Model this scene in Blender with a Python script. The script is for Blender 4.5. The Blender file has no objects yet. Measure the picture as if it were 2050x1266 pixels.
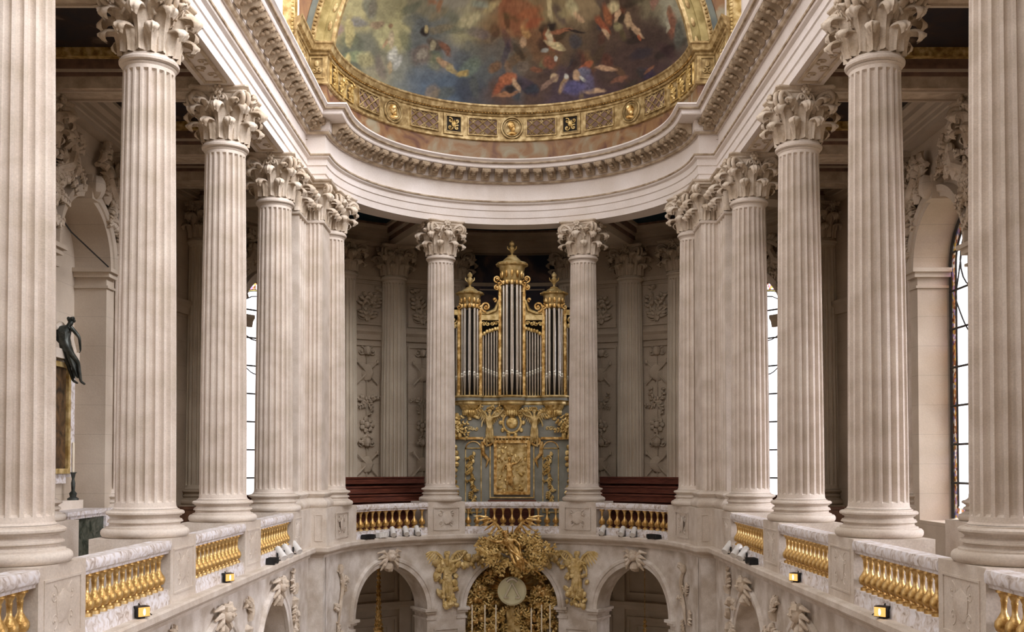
import bpy, math, random
from mathutils import Vector, Matrix, Euler, noise
PI = math.pi
SC = bpy.context.scene
COL = SC.collection
# ------------------------------------------------------------------ camera
F = 2060.0
cam_d = bpy.data.cameras.new('camera')
cam_d.sensor_width = 36.0
cam_d.lens = 36.0 * F / 2050.0
cam_d.shift_y = (880.6 - 633.0) / 2050.0
cam_d.clip_end = 300
cam = bpy.data.objects.new('camera', cam_d)
COL.objects.link(cam)
cam.location = (0, 0, 0)
cam.rotation_euler = (math.radians(90 + 1.375), 0, 0)
SC.camera = cam
# ------------------------------------------------------------------ world and exposure
SC.view_settings.view_transform = 'Standard'
SC.view_settings.look = 'None'
SC.view_settings.exposure = -0.22
SC.view_settings.gamma = 1.0
SC.view_settings.use_curve_mapping = False
W = bpy.data.worlds.new('daylight'); SC.world = W
W.use_nodes = True
nt = W.node_tree; nt.nodes.clear()
wo = nt.nodes.new('ShaderNodeOutputWorld'); bg = nt.nodes.new('ShaderNodeBackground')
tc = nt.nodes.new('ShaderNodeTexCoord'); sx = nt.nodes.new('ShaderNodeSeparateXYZ')
rp = nt.nodes.new('ShaderNodeValToRGB')
nt.links.new(tc.outputs['Generated'], sx.inputs[0])
mr = nt.nodes.new('ShaderNodeMapRange'); mr.inputs[1].default_value = -1; mr.inputs[2].default_value = 1
nt.links.new(sx.outputs['Z'], mr.inputs[0]); nt.links.new(mr.outputs[0], rp.inputs[0])
e = rp.color_ramp.elements
e[0].position = 0.40; e[0].color = (0.30, 0.24, 0.17, 1)
e[1].position = 0.50; e[1].color = (0.95, 0.93, 0.96, 1)
x_ = e.new(1.0); x_.color = (0.52, 0.49, 0.47, 1)
bg.inputs[1].default_value = 3.7
nt.links.new(rp.outputs[0], bg.inputs[0]); nt.links.new(bg.outputs[0], wo.inputs[0])

def sun_light(name, energy, col, rot, angle):
    d = bpy.data.lights.new(name, 'SUN'); d.energy = energy; d.color = col; d.angle = math.radians(angle)
    o = bpy.data.objects.new(name, d); COL.objects.link(o); o.rotation_euler = [math.radians(a) for a in rot]
    return o
# broad soft daylight falling in over the nave cornice from high on the right
sun_light('daylight_sun', 2.7, (0.96, 0.95, 1.0), (36, 38, 0), 34)
# low sky glow reaching in sideways through the right-hand windows
q_ = Vector((-.90, .18, -.34)).to_track_quat('-Z', 'Y').to_euler()
sun_light('window_sun', 7.5, (0.97, 0.95, 1.0), [math.degrees(a) for a in q_], 38)
SC.cycles.max_bounces = 8
SC.cycles.diffuse_bounces = 5
SC.cycles.transparent_max_bounces = 12
SC.cycles.caustics_reflective = False
SC.cycles.caustics_refractive = False
SC.cycles.sample_clamp_indirect = 6

# ------------------------------------------------------------------ materials
def new_mat(name):
    m = bpy.data.materials.new(name); m.use_nodes = True
    n = m.node_tree.nodes; n.clear()
    o = n.new('ShaderNodeOutputMaterial'); p = n.new('ShaderNodeBsdfPrincipled')
    m.node_tree.links.new(p.outputs[0], o.inputs[0])
    return m, n, m.node_tree.links, p

def pbr(name, c1, c2=None, scale=3.0, rough=0.7, metal=0.0, bump=0.0, bscale=25.0, detail=5, c3=None, fine=0.0, stretch=(1, 1, 1), spec=0.3, contrast=(0.35, 0.65), dist=0.0, joint=0.0):
    m, n, L, p = new_mat(name)
    p.inputs['Roughness'].default_value = rough
    p.inputs['Metallic'].default_value = metal
    p.inputs['Specular IOR Level'].default_value = spec
    t = n.new('ShaderNodeTexCoord'); mp = n.new('ShaderNodeMapping'); mp.inputs['Scale'].default_value = stretch
    L.new(t.outputs['Object'], mp.inputs[0])
    nz = n.new('ShaderNodeTexNoise'); nz.inputs['Scale'].default_value = scale; nz.inputs['Detail'].default_value = detail
    nz.inputs['Distortion'].default_value = dist
    L.new(mp.outputs[0], nz.inputs['Vector'])
    r = n.new('ShaderNodeValToRGB'); L.new(nz.outputs['Fac'], r.inputs[0])
    el = r.color_ramp.elements
    el[0].position, el[1].position = contrast
    el[0].color = (*c1, 1); el[1].color = (*(c2 or c1), 1)
    if c3:
        k = el.new(sum(contrast) / 2); k.color = (*c3, 1)
    outc = r.outputs[0]
    if fine:
        nf = n.new('ShaderNodeTexNoise'); nf.inputs['Scale'].default_value = 38; nf.inputs['Detail'].default_value = 3
        L.new(mp.outputs[0], nf.inputs['Vector'])
        mx = n.new('ShaderNodeMixRGB'); mx.blend_type = 'MULTIPLY'; mx.inputs[0].default_value = 1.0
        rr = n.new('ShaderNodeMapRange'); rr.inputs[1].default_value = 0.3; rr.inputs[2].default_value = 0.7
        rr.inputs[3].default_value = 1 - fine; rr.inputs[4].default_value = 1 + fine * 0.3
        L.new(nf.outputs['Fac'], rr.inputs[0]); L.new(outc, mx.inputs[1]); L.new(rr.outputs[0], mx.inputs[2])
        outc = mx.outputs[0]
    if joint:
        sp = n.new('ShaderNodeSeparateXYZ'); L.new(t.outputs['Object'], sp.inputs[0])
        d1 = n.new('ShaderNodeMath'); d1.operation = 'DIVIDE'; d1.inputs[1].default_value = joint; L.new(sp.outputs['Z'], d1.inputs[0])
        d2 = n.new('ShaderNodeMath'); d2.operation = 'FRACT'; L.new(d1.outputs[0], d2.inputs[0])
        d3 = n.new('ShaderNodeMapRange'); d3.inputs[1].default_value = 0.0; d3.inputs[2].default_value = 0.035; d3.inputs[3].default_value = 0.80; d3.inputs[4].default_value = 1.0; L.new(d2.outputs[0], d3.inputs[0])
        mj = n.new('ShaderNodeMixRGB'); mj.blend_type = 'MULTIPLY'; mj.inputs[0].default_value = 1.0
        L.new(outc, mj.inputs[1]); L.new(d3.outputs[0], mj.inputs[2]); outc = mj.outputs[0]
    L.new(outc, p.inputs['Base Color'])
    if bump:
        nb = n.new('ShaderNodeTexNoise'); nb.inputs['Scale'].default_value = bscale; nb.inputs['Detail'].default_value = 4
        L.new(mp.outputs[0], nb.inputs['Vector'])
        b = n.new('ShaderNodeBump'); b.inputs['Strength'].default_value = bump; b.inputs['Distance'].default_value = 0.03
        L.new(nb.outputs['Fac'], b.inputs['Height']); L.new(b.outputs[0], p.inputs['Normal'])
    return m

def emit(name, col, s):
    m = bpy.data.materials.new(name); m.use_nodes = True
    n = m.node_tree.nodes; n.clear()
    o = n.new('ShaderNodeOutputMaterial'); p = n.new('ShaderNodeEmission')
    p.inputs[0].default_value = (*col, 1); p.inputs[1].default_value = s
    m.node_tree.links.new(p.outputs[0], o.inputs[0]); return m

M = {}
M['shaft'] = pbr('column limestone', (0.59, 0.51, 0.42), (0.74, 0.66, 0.575), 1.3, 0.75, 0, 0.15, 30, fine=0.12, stretch=(1, 1, 1.6), c3=(0.67, 0.585, 0.505))
M['stone'] = pbr('pale limestone', (0.62, 0.54, 0.44), (0.75, 0.67, 0.58), 0.9, 0.75, 0, 0.15, 20, fine=0.10)
M['carved'] = pbr('carved limestone', (0.50, 0.40, 0.29), (0.75, 0.66, 0.55), 2.2, 0.8, 0, 0.3, 14, fine=0.14)
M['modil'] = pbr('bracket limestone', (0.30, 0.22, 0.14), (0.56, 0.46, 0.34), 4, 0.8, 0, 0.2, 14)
M['entab'] = pbr('entablature limestone', (0.70, 0.63, 0.57), (0.80, 0.74, 0.70), 0.8, 0.75, 0, 0.12, 20, fine=0.09)
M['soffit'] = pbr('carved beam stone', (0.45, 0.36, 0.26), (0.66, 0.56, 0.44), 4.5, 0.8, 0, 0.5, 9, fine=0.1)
M['dado'] = pbr('weathered limestone', (0.57, 0.49, 0.405), (0.70, 0.63, 0.55), 2.2, 0.8, 0, 0.15, 22, fine=0.12)
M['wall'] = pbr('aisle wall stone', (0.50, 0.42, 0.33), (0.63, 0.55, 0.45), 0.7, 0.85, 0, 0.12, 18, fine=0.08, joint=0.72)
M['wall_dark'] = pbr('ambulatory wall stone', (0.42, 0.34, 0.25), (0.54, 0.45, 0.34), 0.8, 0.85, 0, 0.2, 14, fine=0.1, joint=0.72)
M['lower'] = pbr('arcade limestone', (0.50, 0.43, 0.35), (0.79, 0.74, 0.68), 1.9, 0.8, 0, 0.18, 16, fine=0.12, detail=7)
M['lowdark'] = pbr('lower aisle stone', (0.56, 0.48, 0.37), (0.66, 0.58, 0.47), 1.2, 0.85, 0, 0.2, 14)
M['band'] = pbr('brown marble band', (0.16, 0.10, 0.075), (0.24, 0.15, 0.11), 5, 0.6, 0, 0.1)
M['marble'] = pbr('grey veined marble', (0.80, 0.78, 0.80), (0.34, 0.27, 0.22), 8.0, 0.45, 0, 0.1, 30, detail=8, c3=(0.66, 0.60, 0.56), contrast=(0.40, 0.70), dist=1.0)
M['darkwood'] = pbr('dark walnut', (0.05, 0.022, 0.012), (0.12, 0.055, 0.028), 4, 0.4)
M['greenmarble'] = pbr('dark green marble', (0.02, 0.03, 0.02), (0.12, 0.13, 0.10), 6, 0.3, 0, 0, detail=8, dist=1)
M['gold'] = pbr('gilding', (0.30, 0.15, 0.03), (0.90, 0.68, 0.32), 7, 0.34, 0.6, 0.3, 22, c3=(0.62, 0.38, 0.12), spec=0.5)
M['goldrelief'] = pbr('gilded relief', (0.34, 0.20, 0.05), (0.90, 0.70, 0.32), 7, 0.38, 0.42, 0.6, 16, c3=(0.66, 0.46, 0.16), spec=0.5)
M['goldmatt'] = pbr('matt gold leaf', (0.36, 0.23, 0.07), (0.78, 0.62, 0.32), 5, 0.5, 0.4, 0.4, 14, c3=(0.56, 0.41, 0.17))
M['friezegold'] = pbr('aged frieze gilding', (0.26, 0.17, 0.07), (0.62, 0.48, 0.25), 6, 0.45, 0.4, 0.25, 18, c3=(0.40, 0.28, 0.12))
M['olivegold'] = pbr('olive gold paint', (0.24, 0.18, 0.06), (0.46, 0.37, 0.16), 3, 0.6, 0.15, 0.4, 12)
M['spandrelgold'] = pbr('pale gilt relief', (0.52, 0.36, 0.12), (0.78, 0.62, 0.32), 6, 0.5, 0.3, 0.5, 16)
M['ochremarble'] = pbr('ochre breccia marble', (0.14, 0.065, 0.045), (0.32, 0.28, 0.19), 1.3, 0.5, 0, 0.1, c3=(0.27, 0.15, 0.07), detail=8, dist=1.2, contrast=(0.32, 0.66))
M['bluegrey'] = pbr('blue grey paint', (0.21, 0.21, 0.17), (0.30, 0.30, 0.26), 2, 0.6, 0, 0.1)
M['bluestrip'] = pbr('slate blue paint', (0.14, 0.16, 0.15), (0.22, 0.24, 0.20), 2, 0.6)
M['tin'] = pbr('polished pipe tin', (0.66, 0.62, 0.55), (0.80, 0.77, 0.70), 2, 0.24, 0.9, 0)
M['organwood'] = pbr('dark organ interior', (0.02, 0.016, 0.012), (0.04, 0.03, 0.02), 3, 0.8)
M['bench'] = pbr('red brown wood', (0.085, 0.022, 0.012), (0.17, 0.05, 0.028), 3, 0.45, 0, 0.1, stretch=(1, 1, 8))
M['bronze'] = pbr('green black bronze', (0.03, 0.035, 0.03), (0.10, 0.11, 0.10), 5, 0.4, 0.6, 0.2)
M['black'] = pbr('black metal', (0.012, 0.012, 0.013), (0.02, 0.02, 0.02), 5, 0.5)
M['white'] = pbr('white enamel', (0.72, 0.71, 0.68), (0.8, 0.79, 0.76), 5, 0.5)
M['floor'] = pbr('marble paving', (0.30, 0.22, 0.16), (0.52, 0.42, 0.32), 0.8, 0.5)
M['tribfloor'] = pbr('tribune paving', (0.24, 0.17, 0.11), (0.36, 0.27, 0.19), 0.9, 0.6)
M['lead'] = pbr('window lead', (0.03, 0.028, 0.025), (0.05, 0.045, 0.04), 3, 0.7)
M['lamp'] = emit('lamp glow', (1.0, 0.50, 0.14), 1.6)
M['lampwhite'] = emit('lamp white core', (1.0, 0.80, 0.50), 5.0)
M['wax'] = pbr('candle wax', (0.75, 0.66, 0.50), (0.82, 0.74, 0.58), 3, 0.5)
M['halo'] = pbr('pale gilt glass', (0.72, 0.70, 0.44), (0.84, 0.82, 0.58), 2, 0.25, 0.1, 0)
M['silver'] = pbr('pale silver gilt', (0.80, 0.76, 0.62), (0.92, 0.9, 0.8), 3, 0.25, 0.6, 0)
M['darkpaint'] = pbr('dark ceiling fresco', (0.018, 0.016, 0.02), (0.27, 0.20, 0.13), 0.9, 0.7, c3=(0.035, 0.02, 0.016), detail=8, dist=1.2, contrast=(0.38, 0.72))
M['bluepaint'] = pbr('deep blue ceiling fresco', (0.006, 0.03, 0.055), (0.11, 0.06, 0.04), 1.0, 0.7, c3=(0.012, 0.04, 0.06), detail=8, dist=1.0, contrast=(0.38, 0.75))
M['muralpaint'] = pbr('dusky mural', (0.02, 0.025, 0.045), (0.16, 0.10, 0.08), 0.9, 0.7, c3=(0.05, 0.04, 0.05), detail=7, dist=1.0)
M['altarpaint'] = pbr('dark altar painting', (0.02, 0.015, 0.01), (0.16, 0.09, 0.04), 2.5, 0.5, detail=8, dist=1.5)

def glass_mat(name, col, coloured=False):
    m = bpy.data.materials.new(name); m.use_nodes = True
    n = m.node_tree.nodes; L = m.node_tree.links; n.clear()
    o = n.new('ShaderNodeOutputMaterial'); t = n.new('ShaderNodeBsdfTransparent'); g = n.new('ShaderNodeBsdfGlossy')
    g.inputs['Roughness'].default_value = 0.15
    mx = n.new('ShaderNodeMixShader'); mx.inputs[0].default_value = 0.05
    L.new(t.outputs[0], mx.inputs[1]); L.new(g.outputs[0], mx.inputs[2]); L.new(mx.outputs[0], o.inputs[0])
    t.inputs[0].default_value = (*col, 1)
    if coloured:
        tc = n.new('ShaderNodeTexCoord'); v = n.new('ShaderNodeTexVoronoi'); v.inputs['Scale'].default_value = 13
        r = n.new('ShaderNodeValToRGB'); r.color_ramp.interpolation = 'CONSTANT'
        cs = [(0.30, 0.13, 0.06), (0.75, 0.70, 0.72), (0.36, 0.24, 0.46), (0.55, 0.38, 0.10), (0.20, 0.07, 0.04), (0.62, 0.55, 0.45), (0.20, 0.20, 0.36), (0.50, 0.24, 0.10)]
        el = r.color_ramp.elements
        el[0].color = (*cs[0], 1); el[1].position = 0.9; el[1].color = (*cs[1], 1)
        for i in range(2, 8):
            k = el.new(i * 0.115 - 0.06); k.color = (*cs[i], 1)
        sp = n.new('ShaderNodeSeparateColor'); L.new(tc.outputs['Object'], v.inputs['Vector'])
        L.new(v.outputs['Color'], sp.inputs[0]); L.new(sp.outputs[0], r.inputs[0]); L.new(r.outputs[0], t.inputs[0])
    return m
M['glass'] = glass_mat('clear window glass', (0.97, 0.97, 1.0))
M['yglass'] = glass_mat('yellow window glass', (0.95, 0.78, 0.30))
M['stained'] = glass_mat('stained border glass', (0.5, 0.3, 0.3), True)

# ------------------------------------------------------------------ mesh builder
class MB:
    def __init__(s): s.v = []; s.f = []
    def add(s, vs, fs):
        b = len(s.v); s.v.extend([tuple(v) for v in vs]); s.f.extend([tuple(b + i for i in f) for f in fs]); return b
    def grid(s, rows, wrap_u=False, wrap_v=False):
        n = len(rows); m = len(rows[0]); b = len(s.v)
        for r in rows: s.v.extend([tuple(p) for p in r])
        for i in range(n if wrap_v else n - 1):
            for j in range(m if wrap_u else m - 1):
                i2 = (i + 1) % n; j2 = (j + 1) % m
                s.f.append((b + i * m + j, b + i * m + j2, b + i2 * m + j2, b + i2 * m + j))
        return b
    def box(s, x0, x1, y0, y1, z0, z1, mat=None):
        vs = [(x, y, z) for z in (z0, z1) for y in (y0, y1) for x in (x0, x1)]
        if mat is not None: vs = [mat @ Vector(v) for v in vs]
        s.add(vs, [(0, 2, 3, 1), (4, 5, 7, 6), (0, 1, 5, 4), (2, 6, 7, 3), (0, 4, 6, 2), (1, 3, 7, 5)])
    def lathe(s, prof, n=24, c=(0, 0, 0), mat=None, caps=True):
        rows = []
        for r, z in prof:
            row = []
            for k in range(n):
                a = 2 * PI * k / n
                p = Vector((c[0] + r * math.cos(a), c[1] + r * math.sin(a), c[2] + z))
                row.append(mat @ p if mat is not None else p)
            rows.append(row)
        b = s.grid(rows, wrap_u=True)
        if caps:
            s.f.append(tuple(b + k for k in reversed(range(n))))
            t = b + (len(prof) - 1) * n
            s.f.append(tuple(t + k for k in range(n)))
    def tube(s, pts, rad, n=6, flat=1.0, up=None):
        pts = [Vector(p) for p in pts]; N = len(pts)
        rads = rad if isinstance(rad, (list, tuple)) else [rad] * N
        rows = []; prev = None
        for i in range(N):
            t = (pts[min(i + 1, N - 1)] - pts[max(i - 1, 0)])
            if t.length < 1e-9: t = Vector((0, 0, 1))
            t.normalize()
            if prev is None:
                u = Vector(up) if up else (Vector((0, 0, 1)) if abs(t.z) < 0.9 else Vector((1, 0, 0)))
            else: u = prev
            u = u - t * u.dot(t)
            if u.length < 1e-6: u = t.orthogonal()
            u.normalize(); w = t.cross(u); prev = u
            rows.append([pts[i] + (u * math.cos(2 * PI * k / n) + w * math.sin(2 * PI * k / n) * flat) * rads[i] for k in range(n)])
        b = s.grid(rows, wrap_u=True)
        s.f.append(tuple(b + k for k in reversed(range(n)))); t = b + (N - 1) * n
        s.f.append(tuple(t + k for k in range(n)))
    def blob(s, c, r, n=8, rot=None, lump=0.0, seed=0):
        rx, ry, rz = r if isinstance(r, (list, tuple)) else (r, r, r)
        c = Vector(c); m = max(4, n // 2 + 1)
        R = rot if rot is not None else Matrix.Identity(3)
        vs = [c + R @ Vector((0, 0, -rz))]
        for i in range(1, m):
            a = -PI / 2 + PI * i / m
            for k in range(n):
                b = 2 * PI * k / n
                p = Vector((rx * math.cos(a) * math.cos(b), ry * math.cos(a) * math.sin(b), rz * math.sin(a)))
                if lump: p *= 1 + lump * noise.noise(p * 14 + Vector((seed, seed * 2.3, 0)))
                vs.append(c + R @ p)
        vs.append(c + R @ Vector((0, 0, rz)))
        fs = []
        for k in range(n): fs.append((0, 1 + (k + 1) % n, 1 + k))
        for i in range(m - 2):
            for k in range(n):
                a = 1 + i * n + k; b = 1 + i * n + (k + 1) % n
                fs.append((a, b, b + n, a + n))
        t = len(vs) - 1; q = 1 + (m - 2) * n
        for k in range(n): fs.append((q + k, q + (k + 1) % n, t))
        s.add(vs, fs)
    def sweep(s, path, prof, side=1, i0=0, i1=None, closed=True):
        """profile (offset, z) carried along a plan path; positive offset lies on the right of travel when side is 1"""
        N = len(path); i1 = N - 1 if i1 is None else i1
        nr = []
        for i in range(N):
            a = Vector(path[max(i - 1, 0)]); b = Vector(path[i]); c = Vector(path[min(i + 1, N - 1)])
            d1 = (b - a) if i > 0 else (c - b); d2 = (c - b) if i < N - 1 else (b - a)
            d1.normalize(); d2.normalize()
            n1 = Vector((d1.y, -d1.x)); n2 = Vector((d2.y, -d2.x)); m = (n1 + n2)
            m.normalize(); k = m.dot(n1)
            nr.append(m / max(k, 0.3) * side)
        rows = [[(path[i][0] + nr[i].x * o, path[i][1] + nr[i].y * o, z) for o, z in prof] for i in range(i0, i1 + 1)]
        b = s.grid(rows, wrap_u=closed)
        if closed:
            m = len(prof)
            s.f.append(tuple(b + k for k in reversed(range(m)))); t = b + (len(rows) - 1) * m
            s.f.append(tuple(t + k for k in range(m)))
    def prism(s, poly, z0, z1):
        n = len(poly)
        b = s.add([(x, y, z0) for x, y in poly] + [(x, y, z1) for x, y in poly], [])
        s.f.append(tuple(b + k for k in reversed(range(n)))); s.f.append(tuple(b + n + k for k in range(n)))
        for k in range(n): s.f.append((b + k, b + (k + 1) % n, b + n + (k + 1) % n, b + n + k))
    def mesh(s, name, smooth=35):
        me = bpy.data.meshes.new(name); me.from_pydata(s.v, [], s.f); me.validate()
        if smooth:
            import bmesh
            bm = bmesh.new(); bm.from_mesh(me); bmesh.ops.recalc_face_normals(bm, faces=bm.faces)
            lim = math.radians(smooth)
            for f in bm.faces: f.smooth = True
            for ed in bm.edges:
                if len(ed.link_faces) == 2: ed.smooth = ed.calc_face_angle(0) < lim
                else: ed.smooth = False
            bm.to_mesh(me); bm.free()
        me.update(); return me

def obj(name, mb, mat, parent=None, smooth=35, loc=None, rz=0.0):
    me = mb.mesh(name, smooth) if isinstance(mb, MB) else mb
    if mat is not None and not me.materials: me.materials.append(M[mat] if isinstance(mat, str) else mat)
    o = bpy.data.objects.new(name, me); COL.objects.link(o)
    if parent: o.parent = parent
    if loc: o.location = loc
    if rz: o.rotation_euler = (0, 0, rz)
    return o
def tag(o, label, cat, group=None, kind=None):
    o['label'] = label; o['category'] = cat
    if group: o['group'] = group
    if kind: o['kind'] = kind
    return o
def thing(name, label, cat, loc=(0, 0, 0), rz=0.0, group=None, kind=None):
    o = bpy.data.objects.new(name, None); COL.objects.link(o); o.empty_display_size = 0.3
    o.location = loc; o.rotation_euler = (0, 0, rz)
    return tag(o, label, cat, group, kind)
def struct(name, mb, mat, smooth=35, label=None):
    o = obj(name, mb, mat, None, smooth); o['kind'] = 'structure'
    if label: o['label'] = label
    return o
def dup(root, loc=None, rz=None, label=None, group=None):
    def cp(o, parent):
        c = o.copy(); COL.objects.link(c)
        if parent is not None: c.parent = parent
        for ch in o.children: cp(ch, c)
        return c
    r = cp(root, None)
    if loc is not None: r.location = loc
    if rz is not None: r.rotation_euler = (0, 0, rz)
    if label: r['label'] = label
    if group: r['group'] = group
    return r
# ------------------------------------------------------------------ plan dimensions (metres, eye level at z = 0)
YC = 27.95            # centre of the apse semicircle
COLY = [12.35, 16.87, 21.39, 25.91]
Z_FLOOR, Z_TRIB, Z_PED, Z_SHB, Z_AST, Z_SOF = -10.6, -2.2, -1.18, -0.72, 6.62, 7.74
ZC_TOP = 9.68
R_OUT = 9.9
def pol(r, deg, z=None):
    a = math.radians(deg); x, y = r * math.sin(a), YC + r * math.cos(a)
    return (x, y) if z is None else (x, y, z)
# ------------------------------------------------------------------ generic wall helpers
def nave_map(s, X): return (lambda u, off, z: (s * (X + off), u, z)), 1.0
def arc_map(R): return (lambda u, off, z: pol(R + off, u, z)), math.degrees(1.0) / R

def arch_wall(mb, mp, ku, u0, u1, z0, z1, ops, th, step=0.35):
    """wall with round-headed openings; ops = (centre u, half width m, sill z or None, spring z)"""
    def column(u, zl, zh):
        return (mp(u, 0, zl), mp(u, 0, zh), mp(u, th, zl), mp(u, th, zh))
    def strip(us, zls, zhs):
        for i in range(len(us) - 1):
            a = column(us[i], zls[i], zhs[i]); b = column(us[i + 1], zls[i + 1], zhs[i + 1])
            mb.add([a[0], b[0], b[1], a[1], a[2], b[2], b[3], a[3]], [(0, 1, 2, 3), (5, 4, 7, 6), (4, 5, 1, 0), (3, 2, 6, 7)])
    cur = u0
    def solid(a, b):
        n = max(1, int(abs(b - a) / ku / step)); us = [a + (b - a) * i / n for i in range(n + 1)]
        strip(us, [z0] * (n + 1), [z1] * (n + 1))
    for uc, r, sill, zs in sorted(ops):
        a, b = uc - r * ku, uc + r * ku
        if a > cur + 1e-6: solid(cur, a)
        N = 28
        us = [uc - r * ku * math.cos(PI * i / N) for i in range(N + 1)]
        zl = [zs + r * math.sin(PI * i / N) for i in range(N + 1)]
        strip(us, zl, [z1] * (N + 1))
        zb = sill if sill is not None else z0
        for u in (a, b):
            mb.add([mp(u, 0, zb), mp(u, th, zb), mp(u, th, zs), mp(u, 0, zs)], [(0, 1, 2, 3)])
        if sill is not None:
            n = 8; uu = [a + (b - a) * i / n for i in range(n + 1)]
            strip(uu, [z0] * (n + 1), [sill] * (n + 1))
        cur = b
    if cur < u1 - 1e-6: solid(cur, u1)

def arch_mould(mb, mp, ku, uc, zs, prof, a0=0, a1=180, N=36, foot=None):
    """prof: closed loop of (radius, off); foot: z to which the moulding runs straight down on both sides"""
    rows = []
    angs = [math.radians(a0 + (a1 - a0) * i / N) for i in range(N + 1)]
    if foot is not None: rows.append([mp(uc + r * ku, off, foot) for r, off in prof])
    for a in angs: rows.append([mp(uc + r * math.cos(a) * ku, off, zs + r * math.sin(a)) for r, off in prof])
    if foot is not None: rows.append([mp(uc - r * ku, off, foot) for r, off in prof])
    b = mb.grid(rows, wrap_u=True); m = len(prof)
    mb.f.append(tuple(b + k for k in reversed(range(m)))); t = b + (len(rows) - 1) * m
    mb.f.append(tuple(t + k for k in range(m)))

def h_mould(mb, mp, u0, u1, prof, n=12):
    """prof: closed loop of (off, z)"""
    rows = [[mp(u0 + (u1 - u0) * i / n, off, z) for off, z in prof] for i in range(n + 1)]
    b = mb.grid(rows, wrap_u=True); m = len(prof)
    mb.f.append(tuple(b + k for k in reversed(range(m)))); t = b + (len(rows) - 1) * m
    mb.f.append(tuple(t + k for k in range(m)))

def frame_mould(mb, mp, ku, uc, hw, z0, z1, w=0.08, p=0.05, off=0.0):
    """rectangular raised frame on a wall"""
    a, b = uc - hw * ku, uc + hw * ku; wk = w * ku
    def q(ua, ub, za, zb):
        vs = [mp(u, o, z) for o in (off, off - p) for z in (za, zb) for u in (ua, ub)]
        mb.add(vs, [(0, 1, 3, 2), (4, 6, 7, 5), (0, 4, 5, 1), (2, 3, 7, 6), (0, 2, 6, 4), (1, 5, 7, 3)])
    q(a, a + wk, z0, z1); q(b - wk, b, z0, z1); q(a + wk, b - wk, z0, z0 + w); q(a + wk, b - wk, z1 - w, z1)

def mpbox(mb, mp, ua, ub, o0, o1, za, zb):
    vs = [mp(u, o, z) for o in (o0, o1) for z in (za, zb) for u in (ua, ub)]
    mb.add(vs, [(0, 1, 3, 2), (4, 6, 7, 5), (0, 4, 5, 1), (2, 3, 7, 6), (0, 2, 6, 4), (1, 5, 7, 3)])

# carved ornament on a mapped wall -----------------------------------------------------------
def leafspray(mb, P, ku, u, z, ang, L, w, off=-0.03, n=5, depth=0.05, rnd=None):
    """a curved stem with leaves to both sides, in wall coordinates (u, z)"""
    rnd = rnd or random
    bend = rnd.uniform(-0.9, 0.9)
    pts = []
    for i in range(9):
        t = i / 8; a = ang + bend * t * t
        pts.append((u + math.cos(a) * L * t * ku, z + math.sin(a) * L * t, a))
    mb.tube([P(a, off - depth * 0.6, b) for a, b, _ in pts], [w * 0.22 * (1 - 0.6 * i / 8) for i in range(9)], 5)
    for i in range(1, n + 1):
        a, b, an = pts[min(8, int(i * 8 / n))]
        for sd in (-1, 1):
            la = an + sd * 0.85; ll = w * (1.15 - 0.5 * i / n)
            c = [(a + math.cos(la) * ll * t * ku, b + math.sin(la) * ll * t) for t in (0, .35, .7, 1)]
            mb.tube([P(q[0], off - depth * (0.5 + 0.9 * math.sin(PI * t)), q[1]) for q, t in zip(c, (0, .35, .7, 1))], [w * .10, w * .26, w * .2, w * .03], 5)

def scroll(mb, P, ku, u, z, r, turns=1.4, start=0.0, sgn=1, th=0.05, off=-0.04, tail=0.0):
    pts = []; rad = []
    N = int(14 * turns) + 4
    for i in range(N + 1):
        t = i / N; a = start + sgn * 2 * PI * turns * t; rr = r * (1 - 0.85 * t)
        pts.append(P(u + rr * math.cos(a) * ku, off, z + rr * math.sin(a))); rad.append(th * (1 - 0.45 * t))
    mb.tube(pts, rad, 6)
    mb.blob(P(u, off, z), th * 1.5, 6)

def clouds(mb, P, ku, u0, u1, z0, z1, n, r0, r1, seed, off=-0.05, inside=None, dep=0.15):
    rnd = random.Random(seed); k = 0; tries = 0
    while k < n and tries < n * 20:
        tries += 1
        u = rnd.uniform(u0, u1); z = rnd.uniform(z0, z1)
        if inside and not inside(u, z): continue
        r = rnd.uniform(r0, r1)
        R = Euler((rnd.uniform(0, 3), rnd.uniform(0, 3), rnd.uniform(0, 3))).to_matrix()
        mb.blob(P(u, off - rnd.uniform(0, dep), z), (r, r * rnd.uniform(.5, .9), r * rnd.uniform(.45, .8)), 8, R, 0.25, k)
        k += 1

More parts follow.
